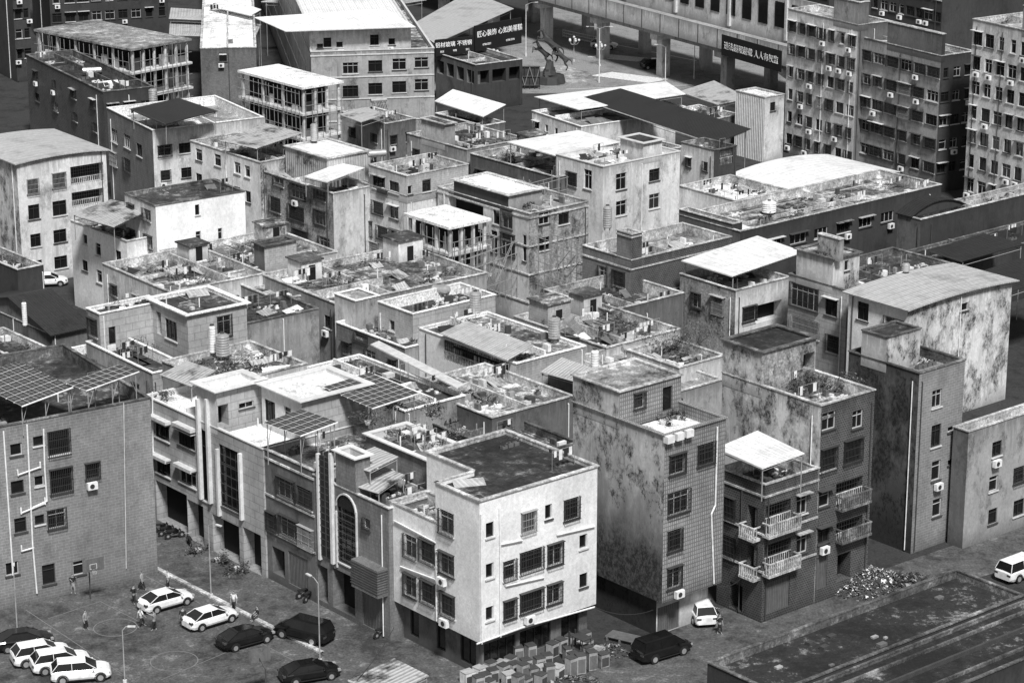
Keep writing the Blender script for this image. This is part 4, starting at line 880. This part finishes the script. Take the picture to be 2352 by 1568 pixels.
sb=House('two storey shop building carrying large black sign boards',(1092,150),7.,1000,1200,33,wL='mid',wR='darkw',roof='r_dark',par=.5,name='shop_building',gr=(3,1,2,2,'v'),gl=(4,1,2,2,'v'))
def signboard(label,px0,py0,px1,py1,hgt,z,txt,sub,size):
    A=G(px0,py0,z);B=G(px1,py1,z);d=(B-A);L=d.length;an=math.atan2(d.y,d.x);r=empty('shop_sign',A,an,label,'sign')
    m=MB();m.box(0,-.1,-.1,L,.1,hgt);m.build('board','sign_black',r)
    for i,t in enumerate(txt): text(t,size,'letter',r,(L*(i+.5)/len(txt),-.14),0,hgt*.62)
    for i,t in enumerate(sub): text(t,size*.4,'letter',r,(L*(i+.5)/len(sub),-.14),0,hgt*.2)
    for x in (.2,L-.2):
        m=MB();m.box(x-.05,.1,-.1,x+.05,.6,hgt*.9);m.build('bracket','bar',r)
signboard('black shop sign with two white names beside the plaza',1090,118,1197,98,3.9,7,['匠心装饰','心如美蛋糕'],['0750-5521','0750-5518'],1.05)
signboard('dense dark sign board on the left wing of the shops',1000,128,1088,119,2.4,7,['铝材玻璃','不锈钢'],['批发','零售','加工'],.85)
# horse statue
st=empty('horse_statue',G(1262,190),0,'dark statue of rearing horses on a rough rock plinth','statue')
m=MB();rr=random.Random(3)
for k in range(30):
    a=rr.uniform(0,6.28);R_=rr.uniform(0,2.);x,y=math.cos(a)*R_,math.sin(a)*R_;q=rr.uniform(.5,1.);z=rr.uniform(0,3.)*(1-R_/2.6)
    m.tube((x,y,max(0,z-1)),(x+rr.uniform(-.5,.5),y+rr.uniform(-.5,.5),z+q),q*1.1,6,0,q*.4)
m.tube((0,0,0),(0,0,1.2),2.6,10,0,2.3);m.build('rock_plinth','stone',st)
def horse(ox,oy,oz,sc):
    V=[(0,0,0),(.7,0,.55),(1.2,0,1.15),(1.55,0,1.9),(1.7,0,2.25),(2.15,0,2.05),(2.4,0,1.9)];R=[.40,.42,.38,.22,.17,.13,.09];E=[(i,i+1) for i in range(6)]
    def add(p,r,q):V.append(p);R.append(r);E.append((q,len(V)-1));return len(V)-1
    for s_ in (-.28,.28):
        k=add((.25,s_,-.6),.18,0);k=add((-.25,s_,-1.15),.1,k);k=add((-.05,s_,-1.7),.07,k);add((.1,s_,-1.78),.08,k)
        k=add((1.7,s_,.9),.14,2);k=add((2.3,s_,1.2+s_*.5),.09,k);k=add((2.35,s_,.55),.06,k);add((2.45,s_,.4),.07,k)
    k=add((-.45,0,.1),.12,0);k=add((-.9,0,-.3),.1,k);add((-1.,0,-.9),.04,k)
    k=add((1.35,0,2.1),.09,3);add((1.6,0,2.5),.04,4)
    V=[(ox-(x*sc),oy+y*sc,oz+z*sc) for x,y,z in V];R=[r*sc for r in R];skin('horse_figure',V,E,R,'stone',st)
horse(1.,0,5.6,1.25);horse(-.4,1.0,4.2,.95);horse(2.6,-.8,3.8,.95)
bb=empty('billboard_frame',G(1100,205),math.radians(0),'dark steel hoarding frame seen from behind beside the horse statue','billboard')
L=(G(1240,205)-G(1100,205)).length
for i in range(13):
    m=MB();x=L*i/12;m.tube((x,0,0),(x,0,3.6),.06,5);m.build('upright','frame_dark',bb)
for z in (.6,2.,3.5): m=MB();m.tube((0,0,z),(L,0,z),.06,5);m.build('rail','frame_dark',bb)
m=MB();m.box(0,.15,.3,L,.22,3.6);m.build('board_back','darkw',bb)
for i in range(12):
    m=MB();x=L*i/12;m.tube((x,-.08,.6 if i%2 else 3.5),(x+L/12,-.08,3.5 if i%2 else .6),.04,5);m.build('brace','cloth_grey',bb)
# viaduct
A=G(1460,68,7);B=G(1800,160,7);d=(A-B);an=math.atan2(d.y,d.x);Lh=d.length
vi=empty('elevated_viaduct',Vector((B.x,B.y,0))-d.normalized()*30,an,'elevated concrete viaduct with panelled noise barrier','viaduct')
T=Lh+150;m=MB();m.box(0,0,7,T,-14,8.2);m.build('deck','grey',vi)
m=MB();m.box(0,.02,7.6,T,.25,10.6);m.build('parapet','pale',vi,ht=(10.6,7.6))
m=MB();m.box(0,-3.,10.,T,-3.3,17);m.build('noise_barrier','pale',vi,ht=(17,10))
k=2.
while k<T-2 and k<170:
    m=MB();m.box(k,-2.98,12.2,k+2.2,-2.9,16);m.box(k,-2.89,14,k+2.2,-2.87,14.1);m.build('barrier_window','glass',vi);k+=4.
for k in range(12):
    m=MB();m.box(k*14+5,-2.99,10.5,k*14+5.5,-2.6,17.1);m.build('barrier_rib','ledge',vi)
for k in range(30):
    m=MB();m.box(k*5.+1,.26,7.62,k*5.+1.12,.3,10.58);m.build('parapet_joint','ledge_dark',vi)
k=12.
while k<T:
    for yy in (-1.6,-10): m=MB();m.box(k,yy,0,k+1.5,yy-1.6,6.);m.build('pier','pale',vi,ht=(6,0))
    m=MB();m.box(k-.2,-.4,6,k+1.7,-13,6.98);m.build('pier_cap','pale',vi);k+=17
A1=G(1663,125,7.9);B1_=G(1800,165,7.9)
bn=empty('overpass_banner',A1,0,'long dark banner with white characters hung on the viaduct','banner')
bn.location=A1+Vector((-.35,-.35,0));dd=(B1_-A1);bn.rotation_euler=(0,0,math.atan2(dd.y,dd.x));LL=dd.length
m=MB();m.box(0,-.12,0,LL,0,3.1);m.build('banner_cloth','sign_black',bn)
text('违法超限超载 人人有权监',LL/12.4,'letter',bn,(LL*.5,-.16),0,1.5,off=0)
fr=empty('white_road_railing',G(1293,85),0,'white railing along the far road by the viaduct','railing');V2=G(1400,108)-G(1293,85)
for z in (.2,.7,1.2): m=MB();m.tube((0,0,z),(V2.x,V2.y,z),.06,4);m.build('rail','letter',fr)
for i in range(24): m=MB();x=V2*(i/23);m.tube((x.x,x.y,0),(x.x,x.y,1.3),.06,4);m.build('upright','letter',fr)
def scaffold(label,p0,p1,z0,z1,dep=1.5,st=1.3):
    A=G(*p0);B=G(*p1);A.z=B.z=0;d=B-A;L=d.length;r=empty('bamboo_scaffold',Vector((A.x,A.y,z0)),math.atan2(d.y,d.x),label,'scaffolding');rr=random.Random(p0[0]);H=z1-z0;n=max(3,int(L/st))
    for j in (0,dep):
        for i in range(n+1): m=MB();x=L*i/n;m.tube((x,j,0),(x+rr.uniform(-.2,.2),j,H+rr.uniform(-.3,.9)),.05,5);m.build('upright_pole','bamboo',r)
        z=1.
        while z<H: m=MB();m.tube((-.3,j,z+rr.uniform(-.1,.1)),(L+.3,j,z+rr.uniform(-.1,.1)),.045,5);m.build('ledger_pole','bamboo',r);z+=1.3
    for i in range(n//2): m=MB();x=rr.uniform(0,L-1.5);z=rr.uniform(0,H-2);m.tube((x,-.05,z),(x+1.8,-.05,z+2),.04,5);m.build('brace_pole','bamboo',r)
scaffold('bamboo scaffolding around the unfinished block in the centre',(1080,660,6),(1240,600,6),3,9.5,3,1.0)
scaffold('taller bamboo scaffolding in front of the dotted tile building',(1235,640,6),(1400,690,6),3,10.5,2,1.0)
scaffold('bamboo scaffolding against the scaffolded block wall',(1185,610,5),(1300,575,5),2,13.5,1.2,1.1)
water_tank('ribbed steel tank on the old house left of the villa cornice',512,822,11.2,1.9,.6)
water_tank('steel tank on the tiled rooftop left of the laundry canopy',1092,722,10.2,1.9,.55)
water_tank('steel tank in front of the tilted solar collector',1273,782,10.2,1.9,.55)
water_tank('slim steel tank on top of the stair tower',1395,528,13.9,2.0,.45)
water_tank('small ribbed tank beside the black tarpaulin canopy',352,248,11,2.0,.5)
water_tank('small steel tank on the sheet metal rooftop room',722,328,14.6,1.8,.4)
water_tank('plastic tank on the long cracked roof',1766,492,7.1,1.2,.8,'pipe')
water_tank('stubby tank on the curved metal roof house',2080,628,12.6,.7,.4)
water_tank('pale cylinder tank near the small ribbed metal roof',1366,858,8.5,1.8,.35,'pipe')
water_tank('white plastic pipe shaped tank at the left edge',58,752,4.,2.4,.25,'pipe')
water_tank('white slim tank beside the ribbed one on the old house',489,815,11.2,2.2,.28,'pipe')
horiz_tank('horizontal steel tank on the dark flat roof at upper left',212,175,11.2,10,2.4)
horiz_tank('horizontal tank on the house with caged windows',866,368,14,20,2.)
horiz_tank('horizontal steel tank on the scaffolded block',1228,470,12.1,-20,1.6)
horiz_tank('horizontal tank in the sunken dark roof',1013,682,10.1,-20,1.6)
solar_heater('tilted solar water heater on the roof behind the slender tower',1452,828,8.4,30)
solar_heater('solar water heater with bright tube above the dark roof at the laundry house',1305,765,9.9,70)
solar_heater('solar water heater on the small house below the office block',870,252,8.2,20)
solar_array('large rooftop solar array at the left edge',(50,932),(168,888),(-75,870),16.9,17.1,17.7,6,7,14.3)
solar_array('smaller rooftop solar array right of the large one',(198,896),(320,852),(152,880),16.9,17.2,17.4,8,3,14.3)
solar_array('solar array on tall legs above the flat roofs in the centre',(855,937),(962,902),(742,888),14.3,14.3,14.6,7,8,10)
solar_array('small solar pergola over the grey house terrace',(690,1000),(776,968),(605,970),14.,14.1,14.2,5,5,10.6)
lamp_post('street lamp at the kerb near the white parked cars',485,1372,6.3,1.,-40)
lamp_post('street lamp beside the black parked car at the kerb',735,1522,6.6,1.,130)
lamp_post('short lamp post in the front court by the centre circle',287,1570,4.4,.5,0)
lamp_post('dark lamp post against the big tiled apartment block',40,1452,5.2,.5,100)
lamp_post('double armed street lamp beside the plaza',1376,190,8.6,1.6,0,double=True)
lamp_post('street lamp below the viaduct beside the dark car',1528,186,5.4,1.4,160)
lamp_post('tall street lamp in front of the viaduct parapet',1594,182,9.,1.6,10,double=True)
lamp_post('street lamp behind the shop signs',1208,130,8.6,1.6,20)
lamp_post('globe cluster lamp left of the horse statue',1131,168,3.8,globes=5)
lamp_post('globe cluster lamp behind the horse statue',1318,142,3.8,globes=5)
lamp_post('globe cluster lamp right of the horse statue',1378,152,3.6,globes=5)
lamp_post('slim lamp by the shop building corner',1032,190,6.,1.,30)
car('white sedan parked by the children on the court',382,1392,38,'sedan')
car('white sedan nearer the camera beside the black car',484,1432,40,'sedan')
car('black sedan in the middle of the court row',564,1478,36,'sedan','car_black')
car('black boxy suv at the kerb',698,1465,-30+180,'van','car_black')
car('black car half hidden at the left edge of the court',55,1485,20,'sedan','car_black')
car('white hatchback, farthest of the three white cars at bottom left',95,1518,24,'suv')
car('white suv, middle of the three white cars at bottom left',140,1535,22,'suv')
car('white suv, nearest of the three white cars at bottom left',186,1558,12,'suv')
car('black car partly cut off at the bottom of the court',712,1558,22,'sedan','car_black')
car('black people carrier parked below the slender tower',1520,1505,35,'van','car_black')
car('white car tucked behind the slender tower',1608,1418,100,'suv')
car('white car parked beside the low white house',110,655,10,'sedan')
car('white hatchback at the far road railing',1388,112,-20,'suv')
car('dark suv driving on the far junction',1503,158,15,'suv','car_black')
car('black car on the road before the shop signs',1070,190,15,'suv','car_black')
car('dark car under the long shed roof',1385,302,15,'suv','cloth_grey')
car('white vehicle at the far right edge by the lichen covered roof',2345,1322,40,'van')
for a in [('person in white shirt standing behind the upper white car',387,1352,200,'cloth_white','cloth_dark','stand'),('person in grey near the kerb top end of the court',327,1356,150,'cloth_grey','cloth_dark','walk'),('person in dark clothes left of the upper white car',308,1388,60,'cloth_dark','cloth_dark','stand'),('player in white shirt walking in front of the white car',325,1440,30,'cloth_white','cloth_dark','walk'),('player in grey reaching beside the one in white',355,1448,160,'cloth_grey','cloth_dark','reach'),('person alone at the left of the court',197,1446,-20,'cloth_grey','cloth_dark','stand'),('person in dark clothes between the two white sedans',421,1440,90,'cloth_dark','cloth_dark','stand'),('person in white beside the rear of the second white sedan',538,1402,250,'cloth_white','cloth_dark','stand'),('person sitting on the kerb by the black car',592,1425,200,'cloth_dark','cloth_dark','sit'),('person by the big tiled block wall',137,1358,-40,'cloth_dark','cloth_dark','stand'),('person in the shade near the hoop',168,1362,-60,'cloth_dark','cloth_grey','reach'),('person at the lane behind the white car on the right',1652,1455,-60,'cloth_dark','cloth_dark','stand')]: person(*a)
for i,(x,y,r,l) in enumerate(((372,1222,20,'motorbike nearest the far end of the shaded shop front'),(386,1229,30,'motorbike second from the far end of the shop front'),(402,1236,25,'motorbike beside the villa shop pillar'),(435,1252,110,'motorbike parked crosswise at the villa shops'),(703,1372,30,'motorbike outside the grey house shutter'),(712,1378,60,'motorbike leaning beside the one outside the grey house'),(880,1462,40,'motorbike at the ornate house gate'),(1640,1425,60,'motorbike in the lane right of the slender tower'))): motorbike(l,x,y,r)
for i,(x,y,l) in enumerate(((455,1268,'low potted greens at the villa shop front, far group'),(500,1290,'low potted greens at the villa shop front, middle group'),(545,1310,'low potted greens at the villa shop front, near group'))): plant(l,x,y,0,.9,.6,130,pot=True,name='potted_plants')
def hoop(label,px,py,rot):
    t=empty('basketball_hoop',G(px,py),math.radians(rot),label,'basketball hoop')
    m=MB();m.path([(0,0,0),(0,0,2.6),(1.,0,3.1)],.055);m.build('pole','ledge_dark',t)
    m=MB();m.box(1.,-.9,2.8,1.04,.9,3.9);b=m.build('backboard','mid',t);m=MB();m.box(1.045,-.3,3.0,1.05,.3,3.03);m.box(1.045,-.3,3.4,1.05,.3,3.43);m.box(1.045,-.3,3.03,1.05,-.27,3.4);m.box(1.045,.27,3.03,1.05,.3,3.4);m.build('target_square','letter',b)
    m=MB();n=12
    for i in range(n):
        a0=6.283*i/n;a1=6.283*(i+1)/n;m.tube((1.3+.23*math.cos(a0),.23*math.sin(a0),3.05),(1.3+.23*math.cos(a1),.23*math.sin(a1),3.05),.015,4)
    m.build('rim','bar',t)
    m=MB()
    for i in range(n):
        a0=6.283*i/n;m.tube((1.3+.23*math.cos(a0),.23*math.sin(a0),3.05),(1.3+.14*math.cos(a0+.3),.14*math.sin(a0+.3),2.65),.008,3)
    m.build('net','letter',t)
hoop('basketball hoop near the big tiled block',208,1375,-60);hoop('basketball hoop at the bottom of the court',612,1610,120)
rr=random.Random(11)
base=[]
for var in range(3):
    t=bpy.data.objects.new('old_appliance',None);COL.objects.link(t);w,d_,h=((.75,.7,1.1),(.9,.8,.95),(.7,.7,1.5))[var]
    m=MB();m.box(-w/2,-d_/2,.04,w/2,d_/2,h);m.build('casing',['grey','pale','grey'][var],t)
    m=MB();m.box(-w/2+.06,-d_/2-.02,.15,w/2-.06,-d_/2-.003,h-.25);m.build('front_panel',['ledge_dark','ledge_dark','mid'][var],t)
    m=MB();m.box(-w/2-.02,-d_/2-.02,h,w/2+.02,d_/2+.02,h+.04);m.build('lid',['ledge_dark','grey','ledge_dark'][var],t)
    for sx in (-1,1):
        m=MB();m.box(sx*w*.4-.04,-d_/2+.05,0,sx*w*.4+.04,d_/2-.05,.04);m.build('foot','rubber',t)
    base.append(t)
used=[0,0,0]
for r_ in range(4):
    for c in range(12):
        px=1075+c*24+r_*14+rr.uniform(-6,6);py=1567-c*7.6+r_*15+rr.uniform(-4,4)
        if rr.random()<.1 or py>1600: continue
        v_=rr.randint(0,2)
        o=base[v_] if not used[v_] else copytree(base[v_]);used[v_]=1
        o.location=G(px,py);o.rotation_euler=(0,0,math.radians(40+rr.uniform(-22,22)));tag(o,'discarded boxy appliance in the rows at the foot of the white corner block','appliance','discarded appliances in front of the white block')
def junk(label,px,py,r,r2,h,n,seed,mats=('letter','grey','frame_dark','wood'),wt=(0,1,2,2,2,3,3),smax=.17,name='rubbish_heap',cat='rubbish heap'):
    rb=empty(name,G(px,py),0,label,cat);m=MB();rr=random.Random(seed)
    for i in range(n):
        a=rr.uniform(0,6.28);q=rr.random()**.6;x=math.cos(a)*q*r;y=math.sin(a)*q*r2;z=max(0,h*(1-q*q)+rr.uniform(-.15,.15));s_=rr.uniform(.04,smax)*(2 if rr.random()<.07 else 1)
        p=Vector((x,y,z));d1=Vector((rr.uniform(-1,1),rr.uniform(-1,1),rr.uniform(-.6,.6)))*s_;d2=Vector((rr.uniform(-1,1),rr.uniform(-1,1),rr.uniform(-.6,.6)))*s_;m.face([p-d1,p+d2,p+d1,p-d2],rr.choice(wt))
    o=m.build('scrap',list(mats),rb);o['kind']='stuff'
    m=MB();n=14
    for i in range(n):
        a0=6.283*i/n;a1=6.283*(i+1)/n;f=lambda a,s,z:(math.cos(a)*r*s,math.sin(a)*r2*s,z)
        m.face([f(a0,1,0),f(a1,1,0),f(a1,.45,h*.75),f(a0,.45,h*.75)]);m.face([f(a0,.45,h*.75),f(a1,.45,h*.75),(0,0,h*.92)])
    m.build('mound','darkw',rb);return rb
junk('heap of rubbish and plastic sheets below the dark tower',1985,1345,3.6,3.2,1.4,3000,5,wt=(1,1,2,2,2,3,3,0),smax=.14)
junk('flatter dark spill of debris and tarpaulin right of the rubbish heap',2065,1345,3.6,2.6,.8,1300,6,wt=(1,2,2,2,3,2),smax=.2)
junk('scrap metal scattered beside the forklift',1310,1570,2.6,1.2,.4,600,8,wt=(1,2,2,3,3),name='scrap_heap',cat='scrap heap')
junk('scrap heap against the base of the slender tower',1400,1500,1.6,1.2,.6,420,9,wt=(1,2,2,3,3),name='scrap_heap',cat='scrap heap')
fk=empty('forklift',G(1335,1520),math.radians(130),'dark forklift parked by the white corner block','forklift')
m=MB();m.box(-1.1,-.5,.35,.9,.5,1.1);m.build('body','frame_dark',fk);m=MB();m.box(-1.3,-.48,.45,-1.103,.48,1.3);m.build('counterweight','frame_dark',fk)
for x in (-.8,.7):
    for y in (-.55,.55): m=MB();m.tube((x,y-.1,.33),(x,y+.1,.33),.33,12);m.build('wheel','rubber',fk)
for x in (-.7,.6):
    for y in (-.42,.42): m=MB();m.tube((x,y,1.1),(x*.8,y,2.1),.04,5);m.build('cab_post','bar',fk)
m=MB();m.box(-.75,-.5,2.1,.7,.5,2.16);m.build('overhead_guard','bar',fk)
for y in (-.3,.3): m=MB();m.box(1.,y-.06,.1,1.1,y+.06,2.3);m.build('mast','bar',fk);m=MB();m.box(1.103,y-.06,.1,2.1,y+.06,.16);m.build('fork','steel',fk)
m=MB();m.box(-.5,-.22,1.103,0,.22,1.25);m.box(-.5,-.22,1.25,-.4,.22,1.65);m.build('seat','rubber',fk)
pl=empty('timber_pallet_stack',G(1432,1470),math.radians(150),'low stack of timber boards beside the slender tower','pallets')
for i in range(7): m=MB();m.box(-1.3,-.7+i*.2,.3,1.3,-.55+i*.2,.36);m.build('board','wood',pl)
for x in (-1.1,0,1.1): m=MB();m.box(x-.06,-.75,.003,x+.06,.75,.295);m.build('bearer','wood',pl)
plant('leafy plants in the villa terrace planter',335,800,8.2,1.6,.9,260,pot=False)
plant('vines trained over the terrace, left clump',1545,800,9.2,2.2,1.6,420,pot=False,name='vine')
plant('vines trained over the terrace, right clump',1600,785,9.2,2.2,1.7,420,pot=False,name='vine')
plant('spiky dark plant on the rooftop garden beside the solar array',985,955,12.8,1.3,1.2,260)
plant('low shrub at the left of the rooftop garden',845,975,12.8,1.2,.9,180)
plant('sprawling shrub at the back of the rooftop garden',900,935,12.8,1.6,.8,200)
plant('rows of seedlings in the rooftop garden, left bed',900,985,12.7,1.8,.5,260,pot=False)
plant('rows of seedlings in the rooftop garden, right bed',1000,1010,12.7,2.,.5,280,pot=False)
plant('potted shrub at the left of the slender tower terrace',1523,975,16,.5,.6,90)
plant('potted shrub at the right of the slender tower terrace',1560,962,16,.6,.7,110)
plant('bushes along the stained tower terrace, left',1830,890,15.8,1.2,1.1,260,pot=False)
plant('bushes along the stained tower terrace, middle',1890,895,15.8,1.2,1.,260,pot=False)
plant('bushes along the stained tower terrace, right',1950,890,15.8,1.,1.,220,pot=False)
plant('creeper hanging on the brown walled house',1190,370,8,1.6,1.3,240,pot=False,name='vine')
plant('dark shrub on the left end of the villa facade roof',365,918,10.8,.9,.8,160)
plant('weeds on the terrace of the narrow dark house',1640,1010,9,.8,.7,120)
ld=empty('laundry_line',G(1095,862,7.6),math.radians(130),'laundry hanging in the covered balcony','laundry')
m=MB();m.tube((-4,0,1.9),(4,0,1.9),.02,4);m.build('line','bar',ld)
for i in range(14): m=MB();x=-3.6+i*.52;m.box(x,-.02,1.85-rr.uniform(.6,1.1),x+rr.uniform(.25,.42),.02,1.85);m.build('garment',rr.choice(('cloth_white','cloth_dark','cloth_grey')),ld)
def cable(label,a,za,b,zb,sag=.8):
    A=G(*a,za);B=G(*b,zb);r=empty('overhead_cable',A,0,label,'cable');m=MB();P=[A.lerp(B,i/10)-A-Vector((0,0,sag*4*(i/10)*(1-i/10))) for i in range(11)];m.path(P,.025,4);m.build('wire','bar',r)
cable('thin cable from the white corner block down to the bottom shed',(905,1440),4.,(820,1560),3.2,.3)
cable('thin cable crossing the lane to the slender tower',(1366,1393),4.2,(1500,1400),4.6,.5)
cable('thin cable from the slender tower to the dark tiled house',(1640,1340),4.5,(1700,1330),5.,.4)
# ================= camera & light
cam=bpy.data.cameras.new('camera');co=bpy.data.objects.new('camera',cam);COL.objects.link(co);co.location=(0,0,CAMZ);co.rotation_euler=(math.pi/2-PIT,0,0)
cam.sensor_width=36;cam.lens=F/2352*36;cam.clip_start=1;cam.clip_end=6000;SC.camera=co
w=bpy.data.worlds.new('World');SC.world=w;w.use_nodes=True;nt=w.node_tree;bg=nt.nodes['Background']
sky=nt.nodes.new('ShaderNodeTexSky');sky.sky_type='NISHITA';sky.sun_disc=False
sd=Vector((.14,-.56,.78)).normalized();sky.sun_elevation=math.asin(sd.z);sky.sun_rotation=math.atan2(sd.x,sd.y)
bw=nt.nodes.new('ShaderNodeRGBToBW');nt.links.new(sky.outputs[0],bw.inputs[0]);nt.links.new(bw.outputs[0],bg.inputs[0]);bg.inputs[1].default_value=.09
l=bpy.data.lights.new('sun','SUN');l.energy=4.9;l.angle=math.radians(9);lo=bpy.data.objects.new('sun',l);COL.objects.link(lo);lo.rotation_euler=sd.to_track_quat('Z','Y').to_euler();lo.location=(0,100,150)
SC.view_settings.view_transform='Standard';SC.view_settings.look='None';SC.view_settings.exposure=0
print('OBJ',len(bpy.data.objects))
